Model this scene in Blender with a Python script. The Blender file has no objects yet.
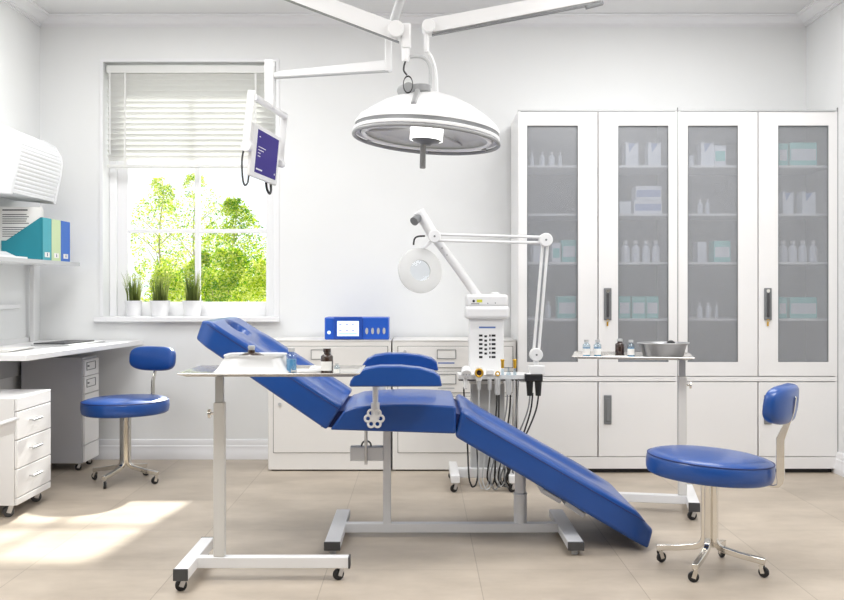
import bpy, bmesh, math, random
from mathutils import Vector, Matrix, noise
random.seed(7)
C = bpy.context.scene.collection
PI = math.pi
F = 1000.0; CX = 420.0; CY = 288.0; EYE = 1.15

# ------------------------------------------------------------------ materials
def lin(c):
    o = []
    for v in c[:3]:
        v = v / 255.0
        o.append(v / 12.92 if v <= 0.04045 else ((v + 0.055) / 1.055) ** 2.4)
    return (o[0], o[1], o[2], 1)

def mat(name, col, rough=0.5, metal=0.0, spec=0.5, coat=0.0, bump=0.0, bscale=60, var=0.0, vscale=4, emit=None, estr=0, trans=0, alpha=1):
    m = bpy.data.materials.new(name); m.use_nodes = True
    nt = m.node_tree; p = nt.nodes['Principled BSDF']
    p.inputs['Base Color'].default_value = lin(col)
    p.inputs['Roughness'].default_value = rough
    p.inputs['Metallic'].default_value = metal
    p.inputs['Specular IOR Level'].default_value = spec
    p.inputs['Coat Weight'].default_value = coat
    p.inputs['Coat Roughness'].default_value = 0.12
    p.inputs['Transmission Weight'].default_value = trans
    p.inputs['Alpha'].default_value = alpha
    if emit:
        p.inputs['Emission Color'].default_value = lin(emit); p.inputs['Emission Strength'].default_value = estr
    tc = nt.nodes.new('ShaderNodeTexCoord')
    if var > 0:
        n = nt.nodes.new('ShaderNodeTexNoise'); n.inputs['Scale'].default_value = vscale; n.inputs['Detail'].default_value = 4
        nt.links.new(tc.outputs['Object'], n.inputs['Vector'])
        r = nt.nodes.new('ShaderNodeValToRGB'); l = lin(col)
        r.color_ramp.elements[0].position = .3; r.color_ramp.elements[1].position = .7
        r.color_ramp.elements[0].color = (l[0]*(1-var), l[1]*(1-var), l[2]*(1-var), 1)
        r.color_ramp.elements[1].color = (min(1, l[0]*(1+var)), min(1, l[1]*(1+var)), min(1, l[2]*(1+var)), 1)
        nt.links.new(n.outputs['Fac'], r.inputs['Fac']); nt.links.new(r.outputs['Color'], p.inputs['Base Color'])
    if bump > 0:
        n2 = nt.nodes.new('ShaderNodeTexNoise'); n2.inputs['Scale'].default_value = bscale; n2.inputs['Detail'].default_value = 3
        nt.links.new(tc.outputs['Object'], n2.inputs['Vector'])
        b = nt.nodes.new('ShaderNodeBump'); b.inputs['Strength'].default_value = bump; b.inputs['Distance'].default_value = .004
        nt.links.new(n2.outputs['Fac'], b.inputs['Height']); nt.links.new(b.outputs['Normal'], p.inputs['Normal'])
    return m

def clear_mat(name, tint, gloss=.08, haze=0.0, hazecol=(200, 205, 210), rough=.05):
    m = bpy.data.materials.new(name); m.use_nodes = True
    nt = m.node_tree; nt.nodes.clear()
    out = nt.nodes.new('ShaderNodeOutputMaterial'); t = nt.nodes.new('ShaderNodeBsdfTransparent')
    t.inputs['Color'].default_value = lin(tint)
    g = nt.nodes.new('ShaderNodeBsdfGlossy'); g.inputs['Roughness'].default_value = rough
    mx = nt.nodes.new('ShaderNodeMixShader'); mx.inputs[0].default_value = gloss
    last = t
    if haze > 0:
        d = nt.nodes.new('ShaderNodeBsdfDiffuse'); d.inputs['Color'].default_value = lin(hazecol)
        m2 = nt.nodes.new('ShaderNodeMixShader')
        nz = nt.nodes.new('ShaderNodeTexNoise'); nz.inputs['Scale'].default_value = 1.5
        mr = nt.nodes.new('ShaderNodeMapRange'); mr.inputs['To Min'].default_value = haze-.03; mr.inputs['To Max'].default_value = haze+.03
        tc = nt.nodes.new('ShaderNodeTexCoord'); nt.links.new(tc.outputs['Object'], nz.inputs['Vector'])
        nt.links.new(nz.outputs['Fac'], mr.inputs['Value']); nt.links.new(mr.outputs['Result'], m2.inputs[0])
        nt.links.new(t.outputs[0], m2.inputs[1]); nt.links.new(d.outputs[0], m2.inputs[2]); last = m2
    nt.links.new(last.outputs[0], mx.inputs[1]); nt.links.new(g.outputs[0], mx.inputs[2])
    nt.links.new(mx.outputs[0], out.inputs['Surface'])
    return m

def floor_mat():
    m = bpy.data.materials.new('beige_floor_tile'); m.use_nodes = True
    nt = m.node_tree; p = nt.nodes['Principled BSDF']; L = nt.links.new
    tc = nt.nodes.new('ShaderNodeTexCoord')
    mp = nt.nodes.new('ShaderNodeMapping'); mp.inputs['Location'].default_value = (.38+.615*8, -4.08+.67*14, 0)
    L(tc.outputs['Object'], mp.inputs['Vector'])
    br = nt.nodes.new('ShaderNodeTexBrick'); br.offset = 0; br.squash = 1
    br.inputs['Scale'].default_value = 1; br.inputs['Brick Width'].default_value = .615; br.inputs['Row Height'].default_value = .67
    br.inputs['Mortar Size'].default_value = .0022; br.inputs['Mortar Smooth'].default_value = .3
    br.inputs['Color1'].default_value = lin((200, 187, 171)); br.inputs['Color2'].default_value = lin((190, 178, 163))
    br.inputs['Mortar'].default_value = lin((168, 156, 141))
    L(mp.outputs[0], br.inputs['Vector'])
    m3 = nt.nodes.new('ShaderNodeMapping'); m3.inputs['Scale'].default_value = (1.2, 1.9, 1); L(tc.outputs['Object'], m3.inputs['Vector'])
    n = nt.nodes.new('ShaderNodeTexNoise'); n.inputs['Scale'].default_value = 1.8; n.inputs['Detail'].default_value = 8; n.inputs['Roughness'].default_value = .6
    L(m3.outputs[0], n.inputs['Vector'])
    r = nt.nodes.new('ShaderNodeValToRGB'); r.color_ramp.elements[0].position = .3; r.color_ramp.elements[1].position = .72
    r.color_ramp.elements[0].color = (.66, .645, .63, 1); r.color_ramp.elements[1].color = (1, 1, 1, 1)
    L(n.outputs['Fac'], r.inputs['Fac'])
    mx = nt.nodes.new('ShaderNodeMix'); mx.data_type = 'RGBA'; mx.blend_type = 'MULTIPLY'; mx.inputs[0].default_value = .9
    L(br.outputs['Color'], mx.inputs[6]); L(r.outputs['Color'], mx.inputs[7]); L(mx.outputs[2], p.inputs['Base Color'])
    p.inputs['Roughness'].default_value = .42; p.inputs['Specular IOR Level'].default_value = .35
    b = nt.nodes.new('ShaderNodeBump'); b.inputs['Strength'].default_value = .25; b.inputs['Distance'].default_value = .002; b.invert = True
    L(br.outputs['Fac'], b.inputs['Height']); L(b.outputs[0], p.inputs['Normal'])
    return m

def leaf_mat(name, c1, c2):
    m = bpy.data.materials.new(name); m.use_nodes = True
    nt = m.node_tree; nt.nodes.clear(); L = nt.links.new
    out = nt.nodes.new('ShaderNodeOutputMaterial')
    n = nt.nodes.new('ShaderNodeTexNoise'); n.inputs['Scale'].default_value = 3.5; n.inputs['Detail'].default_value = 6
    tc = nt.nodes.new('ShaderNodeTexCoord'); L(tc.outputs['Object'], n.inputs['Vector'])
    r = nt.nodes.new('ShaderNodeValToRGB'); r.color_ramp.elements[0].position = .38; r.color_ramp.elements[1].position = .6
    r.color_ramp.elements[0].color = lin(c1); r.color_ramp.elements[1].color = lin(c2); L(n.outputs['Fac'], r.inputs['Fac'])
    d = nt.nodes.new('ShaderNodeBsdfDiffuse'); t = nt.nodes.new('ShaderNodeBsdfTranslucent')
    L(r.outputs[0], d.inputs[0]); L(r.outputs[0], t.inputs[0])
    mx = nt.nodes.new('ShaderNodeMixShader'); mx.inputs[0].default_value = .5
    L(d.outputs[0], mx.inputs[1]); L(t.outputs[0], mx.inputs[2]); L(mx.outputs[0], out.inputs['Surface'])
    return m

M = {}
M['wall'] = mat('painted_wall', (234, 235, 235), .75, bump=.08, bscale=180, var=.012, vscale=2)
M['ceil'] = mat('ceiling_paint', (226, 226, 227), .8, bump=.05, bscale=200)
M['greywall'] = mat('warm_grey_wall', (150, 150, 152), .8, bump=.08, bscale=180)
M['trim'] = mat('white_trim', (236, 236, 238), .45, bump=.03, bscale=100)
M['floor'] = floor_mat()
M['winframe'] = mat('window_paint', (238, 238, 240), .4, bump=.02)
M['white'] = mat('white_lacquer', (236, 236, 237), .3, spec=.5, coat=.15, bump=.02, bscale=90)
M['cab'] = mat('cabinet_enamel', (236, 235, 235), .35, bump=.02, bscale=90, var=.006)
M['cab2'] = mat('low_cabinet_enamel', (231, 229, 226), .38, bump=.02, bscale=90, var=.006)
M['inner'] = mat('cabinet_interior', (200, 201, 204), .6, bump=.02)
M['groove'] = mat('dark_groove', (96, 94, 92), .6, bump=.02)
M['greypanel'] = mat('grey_panel', (186, 186, 190), .5, bump=.04, bscale=120, var=.02)
M['plastic'] = mat('white_plastic', (232, 232, 232), .38, bump=.02)
M['acplastic'] = mat('ac_plastic', (226, 227, 230), .45, bump=.02)
M['lgrey'] = mat('light_grey_plastic', (186, 187, 188), .4, bump=.02)
M['grey'] = mat('grey_plastic', (120, 122, 124), .4, bump=.02)
M['mgrey'] = mat('mid_grey_plastic', (150, 151, 152), .4, bump=.02)
M['dgrey'] = mat('dark_grey_plastic', (70, 70, 72), .45, bump=.03)
M['black'] = mat('black_rubber', (24, 24, 26), .5, bump=.04)
M['chrome'] = mat('polished_chrome', (225, 222, 216), .12, metal=1, bump=.01)
M['steel'] = mat('brushed_steel', (196, 196, 198), .28, metal=.9, bump=.05, bscale=200)
M['framegrey'] = mat('silver_painted_frame', (222, 223, 226), .38, metal=.1, bump=.02)
M['trolley'] = mat('trolley_powder_coat', (218, 216, 212), .4, bump=.02)
M['tray'] = mat('tray_steel', (206, 203, 198), .25, metal=.7, bump=.03, bscale=150)
M['leather'] = mat('blue_leatherette', (12, 70, 146), .34, spec=.5, coat=.3, bump=.10, bscale=260, var=.05, vscale=9)
M['seam'] = mat('navy_seam', (18, 44, 110), .5, bump=.05)
M['blue'] = mat('blue_device_plastic', (38, 92, 196), .3, coat=.3, bump=.01)
M['blued'] = mat('deep_blue_plastic', (30, 76, 172), .35, bump=.01)
M['teal'] = mat('teal_board', (18, 126, 142), .5, bump=.05)
M['teal2'] = mat('teal_board_spine', (50, 160, 175), .5, bump=.05)
M['lgreen'] = mat('pale_green_board', (196, 214, 168), .5, bump=.05)
M['bfile'] = mat('blue_board', (22, 96, 190), .5, bump=.05)
M['paper'] = mat('paper', (232, 231, 228), .7, bump=.03)
M['ink'] = mat('printed_ink', (70, 70, 74), .7, bump=.02)
M['digit'] = mat('label_ink', (40, 70, 130), .6, bump=.02)
M['milky'] = mat('milky_plastic', (214, 214, 214), .3, bump=.02)
M['dsteel'] = mat('satin_steel', (150, 150, 153), .3, metal=.9, bump=.04, bscale=150)
M['pot'] = mat('white_ceramic_pot', (232, 232, 234), .35, bump=.02)
M['soil'] = mat('potting_soil', (66, 52, 40), .9, bump=.4, bscale=80)
M['grass'] = leaf_mat('grass_blades', (70, 92, 48), (150, 158, 92))
M['leafL'] = leaf_mat('pale_yellow_leaves', (196, 204, 84), (222, 226, 140))  # lightest of three leaf tones, mixed at random
M['leafA'] = leaf_mat('birch_leaves', (150, 176, 24), (196, 208, 60))
M['leafB'] = leaf_mat('shrub_leaves', (60, 124, 16), (116, 162, 28))
M['bark'] = mat('pale_bark', (150, 140, 110), .8, bump=.3, bscale=30)
M['lawn'] = mat('pale_gravel', (205, 203, 196), .9, bump=.3, bscale=30, var=.15)
M['gold'] = mat('gold_cap', (214, 170, 60), .3, metal=.8, bump=.02)
M['brown'] = mat('amber_glass', (52, 34, 26), .12, coat=.5, bump=.01)
M['bluefluid'] = mat('blue_fluid', (84, 160, 206), .2, bump=.01, coat=.3)
M['purple'] = mat('purple_screen', (44, 30, 120), .5, spec=.15, emit=(60, 42, 150), estr=.12, bump=.01)
M['screen'] = mat('lit_touch_screen', (210, 235, 250), .3, emit=(215, 238, 252), estr=.8, bump=.01)
M['iconp'] = mat('screen_icon', (150, 120, 190), .4, emit=(150, 120, 190), estr=.3, bump=.01)
M['iconc'] = mat('screen_strip', (150, 230, 235), .4, emit=(150, 230, 235), estr=.6, bump=.01)
M['lamp'] = mat('lit_lamp_lens', (250, 250, 250), .3, emit=(255, 255, 252), estr=2.2, bump=.01)
M['yellow'] = mat('yellow_label', (206, 208, 60), .5, bump=.01)
M['bluemark'] = mat('blue_mark', (96, 120, 180), .5, bump=.01)
M['reflector'] = mat('lamp_reflector', (206, 207, 206), .35, metal=.0, bump=.03)
M['slot'] = mat('vent_slot', (34, 34, 36), .6, bump=.01)
M['glass'] = clear_mat('window_glass', (250, 252, 252), .03, rough=.01)
M['frost'] = clear_mat('grey_frosted_glass', (246, 247, 249), .04, haze=.29, hazecol=(196, 198, 202), rough=.25)
M['clear'] = clear_mat('clear_glass', (228, 238, 244), .14)
M['lens'] = clear_mat('magnifier_lens', (244, 246, 248), .015)
M['ring'] = clear_mat('translucent_plastic_ring', (244, 244, 244), .02, haze=.6, hazecol=(232, 232, 230), rough=.3)
M['carton'] = mat('white_carton', (226, 230, 238), .6, bump=.03)
M['cartonb'] = mat('carton_blue_print', (150, 164, 205), .6, bump=.03)
M['tealbox'] = mat('teal_carton', (120, 206, 200), .6, bump=.03)
M['bottle'] = mat('white_bottle', (222, 226, 234), .3, bump=.02)
M['blind'] = mat('white_blind_slat', (234, 234, 232), .4, bump=.01)
def _tr(m, col, f):
    nt = m.node_tree; p = nt.nodes['Principled BSDF']; o = [n for n in nt.nodes if n.type == 'OUTPUT_MATERIAL'][0]
    t = nt.nodes.new('ShaderNodeBsdfTranslucent'); t.inputs[0].default_value = lin(col); x = nt.nodes.new('ShaderNodeMixShader'); x.inputs[0].default_value = f
    nt.links.new(p.outputs[0], x.inputs[1]); nt.links.new(t.outputs[0], x.inputs[2]); nt.links.new(x.outputs[0], o.inputs['Surface'])
_tr(M['blind'], (235, 235, 232), .10)

# ------------------------------------------------------------------ mesh builder
ORG = {}
class B:
    def __init__(s): s.bm = bmesh.new(); s.mi = 0
    def _f(s, vs):
        try:
            f = s.bm.faces.new(vs); f.material_index = s.mi; return f
        except ValueError: return None
    def box(s, x0, x1, y0, y1, z0, z1):
        v = [s.bm.verts.new(p) for p in ((x0,y0,z0),(x1,y0,z0),(x1,y1,z0),(x0,y1,z0),(x0,y0,z1),(x1,y0,z1),(x1,y1,z1),(x0,y1,z1))]
        for i in ((3,2,1,0),(4,5,6,7),(0,1,5,4),(1,2,6,5),(2,3,7,6),(3,0,4,7)): s._f([v[k] for k in i])
        return s
    def obox(s, a, b, w, h, up=(0,0,1)):
        a = Vector(a); b = Vector(b); d = (b-a).normalized(); up = Vector(up)
        side = d.cross(up).normalized(); u = side.cross(d).normalized()
        vs = []
        for p in (a, b):
            for (i, j) in ((-1,-1),(1,-1),(1,1),(-1,1)): vs.append(s.bm.verts.new(p+side*w/2*i+u*h/2*j))
        s._f(vs[:4][::-1]); s._f(vs[4:])
        for k in range(4): s._f([vs[k], vs[(k+1)%4], vs[4+(k+1)%4], vs[4+k]])
        return s
    def prism(s, poly, axis, a, b):
        def P(p, t):
            if axis == 'y': return (p[0], t, p[1])
            if axis == 'x': return (t, p[0], p[1])
            return (p[0], p[1], t)
        r0 = [s.bm.verts.new(P(p, a)) for p in poly]; r1 = [s.bm.verts.new(P(p, b)) for p in poly]
        s._f(r0); s._f(r1[::-1]); n = len(poly)
        for i in range(n): s._f([r0[(i+1)%n], r0[i], r1[i], r1[(i+1)%n]])
        return s
    def cyl(s, a, b, r, r2=None, n=20):
        return s.tube([a, b], r, n=n, r2=r2, smooth=False)
    def tube(s, pts, r, n=10, r2=None, smooth=True, steps=6, radii=None):
        P = [Vector(p) for p in pts]
        if smooth and len(P) > 2:
            Q = []
            for i in range(len(P)-1):
                p0 = P[max(i-1,0)]; p1 = P[i]; p2 = P[i+1]; p3 = P[min(i+2,len(P)-1)]
                for k in range(steps):
                    t = k/steps
                    Q.append(.5*((2*p1)+(p2-p0)*t+(2*p0-5*p1+4*p2-p3)*t*t+(3*p1-p0-3*p2+p3)*t**3))
            Q.append(P[-1]); P = Q
        m = len(P); rr = radii or [r+((r2 if r2 is not None else r)-r)*i/(m-1) for i in range(m)]
        t0 = (P[1]-P[0]).normalized()
        u = t0.orthogonal().normalized(); rings = []
        for i in range(m):
            t = (P[min(i+1,m-1)]-P[max(i-1,0)]).normalized()
            u = (u - t*u.dot(t)).normalized(); w = t.cross(u)
            rings.append([s.bm.verts.new(P[i]+(u*math.cos(2*PI*k/n)+w*math.sin(2*PI*k/n))*rr[i]) for k in range(n)])
        for i in range(m-1):
            for k in range(n): s._f([rings[i][k], rings[i][(k+1)%n], rings[i+1][(k+1)%n], rings[i+1][k]])
        s._f(rings[0][::-1]); s._f(rings[-1])
        return s
    def lathe(s, prof, c=(0,0,0), n=32, sx=1, sy=1, M4=None, close=False):
        c = Vector(c); rings = []
        for (r, z) in prof:
            if r < 1e-6: vs = [s.bm.verts.new((0,0,z))]
            else: vs = [s.bm.verts.new((r*sx*math.cos(2*PI*k/n), r*sy*math.sin(2*PI*k/n), z)) for k in range(n)]
            rings.append(vs)
        prs = list(zip(rings[:-1], rings[1:]))
        if close: prs.append((rings[-1], rings[0]))
        for a, b in prs:
            for k in range(n):
                k2 = (k+1) % n
                if len(a) == 1 and len(b) == 1: continue
                if len(a) == 1: s._f([a[0], b[k2], b[k]])
                elif len(b) == 1: s._f([a[k], a[k2], b[0]])
                else: s._f([a[k], a[k2], b[k2], b[k]])
        for vs in rings:
            for v in vs:
                if M4: v.co = M4 @ v.co
                v.co += c
        return s
    def torus(s, c, R, r, M4=None, n=48, m=12, sz=1):
        return s.lathe([(R+r*math.cos(2*PI*k/m), r*sz*math.sin(2*PI*k/m)) for k in range(m)], c, n=n, M4=M4, close=True)
    def bar(s, path, a, w, hs):
        # rectangular bar along (r, z) points in the vertical plane at angle a; w across, hs thickness per point
        P = [Vector((p[0], p[1])) for p in path]; c, sn = math.cos(a), math.sin(a); m = len(P); rings = []
        for i in range(m):
            t1 = (P[i]-P[i-1]).normalized() if i else (P[1]-P[0]).normalized(); t2 = (P[i+1]-P[i]).normalized() if i < m-1 else t1
            t = (t1+t2).normalized(); n = Vector((-t.y, t.x)); k = 1/max(.5, n.dot(Vector((-t1.y, t1.x)))); h = hs[i] if isinstance(hs, (list, tuple)) else hs
            rg = []
            for (q, u) in ((-1, -1), (1, -1), (1, 1), (-1, 1)):
                p = P[i]+n*h/2*k*u
                rg.append(s.bm.verts.new((c*p.x-sn*w/2*q, sn*p.x+c*w/2*q, p.y)))
            rings.append(rg)
        for i in range(m-1):
            for k in range(4): s._f([rings[i][k], rings[i][(k+1)%4], rings[i+1][(k+1)%4], rings[i+1][k]])
        s._f(rings[0][::-1]); s._f(rings[-1])
        return s
    def done(s, name, mats, parent=None, bevel=0, seg=2, angle=38, sub=0, label=None, org=None, smooth=True):
        bmesh.ops.recalc_face_normals(s.bm, faces=s.bm.faces)
        off = Vector(org) if org is not None else (ORG[parent.name] if parent else Vector((0,0,0)))
        if off.length > 0: bmesh.ops.translate(s.bm, verts=s.bm.verts, vec=-off)
        me = bpy.data.meshes.new(name); s.bm.to_mesh(me); s.bm.free()
        if not isinstance(mats, (list, tuple)): mats = [mats]
        for k in mats: me.materials.append(M[k])
        if smooth:
            me.shade_smooth(); me.set_sharp_from_angle(angle=math.radians(angle))
        o = bpy.data.objects.new(name, me); C.objects.link(o)
        if org is not None: o.location = org
        if parent: o.parent = parent; ORG[o.name] = off
        else: ORG[o.name] = off
        if bevel:
            b = o.modifiers.new('bevel', 'BEVEL'); b.width = bevel; b.segments = seg; b.limit_method = 'ANGLE'; b.angle_limit = math.radians(50)
            b.harden_normals = False
        if sub:
            q = o.modifiers.new('sub', 'SUBSURF'); q.levels = sub; q.render_levels = sub
        if label: o['label'] = label
        return o

def tag(o, label, cat, group=None, kind=None):
    o['label'] = label; o['category'] = cat
    if group: o['group'] = group
    if kind: o['kind'] = kind
    return o
def thing(name, label, cat, loc=(0,0,0), rotz=0, group=None, local=False):
    o = bpy.data.objects.new(name, None); C.objects.link(o); o.empty_display_size = .1
    o.location = loc; o.rotation_euler = (0,0,rotz); tag(o, label, cat, group)
    ORG[o.name] = Vector((0,0,0)) if local else Vector(loc)
    return o
def struct(name, b, m, **k):
    o = b.done(name, m, **k); o['kind'] = 'structure'; return o
def dup(root, loc, label=None, rotz=None):
    def rec(o, par):
        c = o.copy(); C.objects.link(c)
        if par: c.parent = par
        for ch in list(o.children): rec(ch, c)
        return c
    r = rec(root, None); r.location = loc
    if rotz is not None: r.rotation_euler = (0,0,rotz)
    if label: r['label'] = label
    return r
def textmesh(txt, size, name, m, parent, M4, ext=.0006):
    cu = bpy.data.curves.new('t', 'FONT'); cu.body = txt; cu.size = size; cu.extrude = ext; cu.align_x = 'CENTER'; cu.align_y = 'CENTER'
    ob = bpy.data.objects.new('t', cu); me = bpy.data.meshes.new_from_object(ob)
    bpy.data.objects.remove(ob); me.transform(Matrix.Translation(-ORG[parent.name]) @ M4); me.materials.clear(); me.materials.append(M[m])
    o = bpy.data.objects.new(name, me); C.objects.link(o); o.parent = parent; ORG[o.name] = ORG[parent.name]
    return o

# ------------------------------------------------------------------ room shell
XL, XR, YB, YF, H = -2.5555, 2.596, 6.725, -1.6, 2.97
wx0, wx1, wz0, wz1 = -2.13, -.968, .955, 2.67
WY = 6.885; YO = 7.0
struct('floor', B().box(XL-.2, XR+.2, YF-.2, YO, -.1, 0), 'floor')
struct('ceiling', B().box(XL-.2, XR+.2, YF-.2, YO, H, H+.15), 'ceil')
b = B().box(XL-.2, wx0, YB, YO, 0, H).box(wx1, XR+.2, YB, YO, 0, H).box(wx0, wx1, YB, YO, 0, wz0).box(wx0, wx1, YB, YO, wz1, H)
struct('wall_back', b, 'wall')
struct('wall_left', B().box(XL-.2, XL, YF, YB, 0, H), 'wall')
struct('wall_right', B().box(XR, XR+.2, YF, YB, 0, H), 'wall')
struct('wall_front', B().box(XL-.2, XR+.2, YF-.2, YF, 0, H), 'greywall')
# crown profile (distance out, drop from ceiling)
crown = [(0, 0), (.105, 0), (.105, -.012), (.092, -.016), (.088, -.03), (.06, -.046), (.042, -.062), (.036, -.072), (.022, -.074), (.020, -.088), (.012, -.09), (.012, -.104), (0, -.104)]
base = [(0, 0), (.022, 0), (.022, .052), (.018, .058), (.018, .088), (.012, .094), (.012, .118), (.007, .132), (0, .134)]
struct('trim_1', B().prism([(YB-p[0], H+p[1]*.63) for p in crown], 'x', XL, XR), 'trim')
struct('trim_2', B().prism([(XL+p[0], H+p[1]*.63) for p in crown], 'y', YF, YB), 'trim')
struct('trim_3', B().prism([(XR-p[0], H+p[1]*.63) for p in crown], 'y', YF, YB), 'trim')
struct('baseboard_back', B().prism([(YB-p[0], p[1]) for p in base], 'x', XL, XR), 'trim')
struct('baseboard_left', B().prism([(XL+p[0], p[1]) for p in base], 'y', YF, YB), 'trim')
struct('baseboard_right', B().prism([(XR-p[0], p[1]) for p in base], 'y', YF, YB), 'trim')
# window
b = B()
gx0, gx1, gz0, gz1 = -2.01, -1.06, 1.054, 2.52
b.box(wx0, gx0, WY, WY+.06, wz0, wz1).box(gx1, wx1, WY, WY+.06, wz0, wz1).box(gx0, gx1, WY, WY+.06, wz0, gz0).box(gx0, gx1, WY, WY+.06, gz1, wz1)
b.box(wx0, wx0+.05, WY-.03, WY, wz0, wz1).box(wx1-.04, wx1, WY-.03, WY, wz0, wz1)
w = struct('window_1', b, 'winframe', bevel=.004)
b = B().box(-1.552, -1.518, WY+.005, WY+.05, gz0, gz1).box(gx0, -1.552, WY+.005, WY+.05, 1.53, 1.557).box(-1.518, gx1, WY+.005, WY+.05, 1.53, 1.557).box(gx0, -1.552, WY+.005, WY+.05, 2.03, 2.057).box(-1.518, gx1, WY+.005, WY+.05, 2.03, 2.057)
b.done('glazing_bar', 'winframe', w, bevel=.003)
B().box(gx0, gx1, WY+.025, WY+.029, gz0, gz1).done('window_pane', 'glass', w)
b = B().box(wx0-.022, wx0, YB-.008, YB, wz0+.003, wz1).box(wx1, wx1+.022, YB-.008, YB, wz0+.003, wz1).box(wx0-.022, wx1+.022, YB-.008, YB, wz1, wz1+.02)
struct('trim_4', b, 'trim', bevel=.002)
struct('trim_5', B().box(wx0-.05, wx1+.028, YB-.05, YB, .922, .957).box(wx0, wx1, YB-.01, WY, .93, .957), 'trim', bevel=.005)

# venetian blind
bl = thing('venetian_blind', 'white venetian blind half lowered over the window', 'blind', (-1.54, 6.77, 1.96))
B().box(-2.118, -.975, 6.745, 6.80, 2.60, 2.652).done('head_rail', 'blind', bl, bevel=.004)
b = B(); z = 2.578; i = 0
while z > 2.0:
    t = math.radians(38)
    y = 6.772; hw = .0262
    pr = []
    for k in range(5):
        q = -1+k*.5; pr.append((y+q*hw*math.cos(t), z-q*hw*math.sin(t)+.003*(1-q*q)))
    pr2 = [(p[0], p[1]-.0016) for p in pr][::-1]
    b.prism(pr+pr2, 'x', -2.112, -.98); z -= .0365
b.done('slats', 'blind', bl, angle=60)
B().box(-2.114, -.978, 6.752, 6.795, 1.962, 1.984).done('bottom_rail', 'blind', bl, bevel=.004)
for x in (-1.99, -1.11):
    B().box(x-.006, x+.006, 6.747, 6.7485, 1.98, 2.60).done('ladder_tape', 'blind', bl)
B().cyl((-2.09, 6.74, 2.6), (-2.09, 6.74, 2.05), .004, n=8).done('tilt_wand', 'plastic', bl)

# ------------------------------------------------------------------ outside
struct('ground_outside', B().box(-30, 30, 7.0, 60, -.2, -.02), 'lawn')
def tree(name, label, cx, cy, h, r, nleaf, lm, z0=0, trunk=True, seed=1, size=.05, zmin=.2, sparse=0, group='shrubs and trees outside the window'):
    rnd = random.Random(seed)
    t = thing(name, label, 'tree' if trunk else 'shrub', (cx, cy, 0), 0, group)
    b = B(); tips = []
    if trunk:
        b.tube([(cx, cy, -.02), (cx+.04, cy, h*.35), (cx-.02, cy, h*.7), (cx+.03, cy, h*.95)], .022, r2=.005, n=6)
        for k in range(14):
            a = rnd.uniform(0, 2*PI); z1 = rnd.uniform(.2, .8)*h; l = r*(1.1-z1/h)*1.1
            e = Vector((cx+math.cos(a)*l, cy+math.sin(a)*l, z1+l*.9))
            b.tube([(cx, cy, z1), (cx+math.cos(a)*l*.5, cy+math.sin(a)*l*.5, z1+l*.5), e], .008, r2=.003, n=5); tips.append(e)
    else:
        for k in range(9):
            a = k*.7; b.tube([(cx, cy, -.02), (cx+math.cos(a)*r*.3, cy+math.sin(a)*r*.3, h*.4), (cx+math.cos(a)*r*.5, cy+math.sin(a)*r*.5, h*.75)], .014, r2=.004, n=5)
    b.done('branches', 'bark', t)
    b = B()
    n = 0
    while n < nleaf:
        u = rnd.random(); z = zmin*h+(1-zmin)*h*u*1.02
        rad = r*(1-(max(0, (z/h)-.35)/.72)**2.4)*(.55+.6*noise.noise(Vector((z*3, seed*3.1, 0)))+.35)
        a = rnd.uniform(0, 2*PI); q = math.sqrt(rnd.random())*max(.05, rad)
        p = Vector((cx+math.cos(a)*q, cy+math.sin(a)*q, z))
        if noise.noise(p*5.5+Vector((seed, 0, 0))) < -.08+sparse+.22*(z/h-.5): 
            if rnd.random() < .94: continue
        d = Vector((rnd.gauss(0, 1), rnd.gauss(0, 1), rnd.gauss(0, .7))).normalized(); s = d.orthogonal().normalized()
        L = size*rnd.uniform(.6, 1.3)
        v = [b.bm.verts.new(p), b.bm.verts.new(p+d*L*.5+s*L*.28), b.bm.verts.new(p+d*L), b.bm.verts.new(p+d*L*.5-s*L*.28)]
        b.mi = rnd.choice((0, 0, 1, 1, 2) if lm == 'A' else (0, 1, 1, 2, 2)); b._f(v); n += 1
    b.done('foliage', ['leafL', 'leafA', 'leafB'], t, smooth=False)
    return t
tree('birch_tree', 'slender sparse birch tree, leftmost behind the window', -2.90, 11.2, 2.34, .55, 5200, 'A', seed=3, size=.032, sparse=.10)
tree('birch_tree', 'taller leafy tree just right of the window mullion', -2.10, 11.3, 2.12, .52, 9000, 'B', seed=8, size=.036, sparse=-.05)
tree('birch_tree', 'thin birch tree with sparse top directly behind the mullion', -3.02, 13.4, 2.62, .75, 5200, 'A', seed=12, size=.034, sparse=.12)
tree('garden_shrub', 'dense green shrub low in the right window pane', -1.86, 9.7, 1.50, .46, 11000, 'B', trunk=False, seed=21, size=.034, sparse=-.12)
tree('garden_shrub', 'yellow green shrub low in the left window pane', -2.27, 9.0, 1.40, .42, 9000, 'A', trunk=False, seed=25, size=.03, sparse=-.02)
tree('garden_shrub', 'small bright shrub at the far right edge of the window', -1.47, 9.0, 1.38, .36, 8000, 'A', trunk=False, seed=31, size=.03, sparse=-.06)
tree('garden_shrub', 'low dark green shrub seen behind the window mullion', -2.25, 10.3, 1.50, .42, 8000, 'B', trunk=False, seed=44, size=.034, sparse=-.06)

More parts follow.
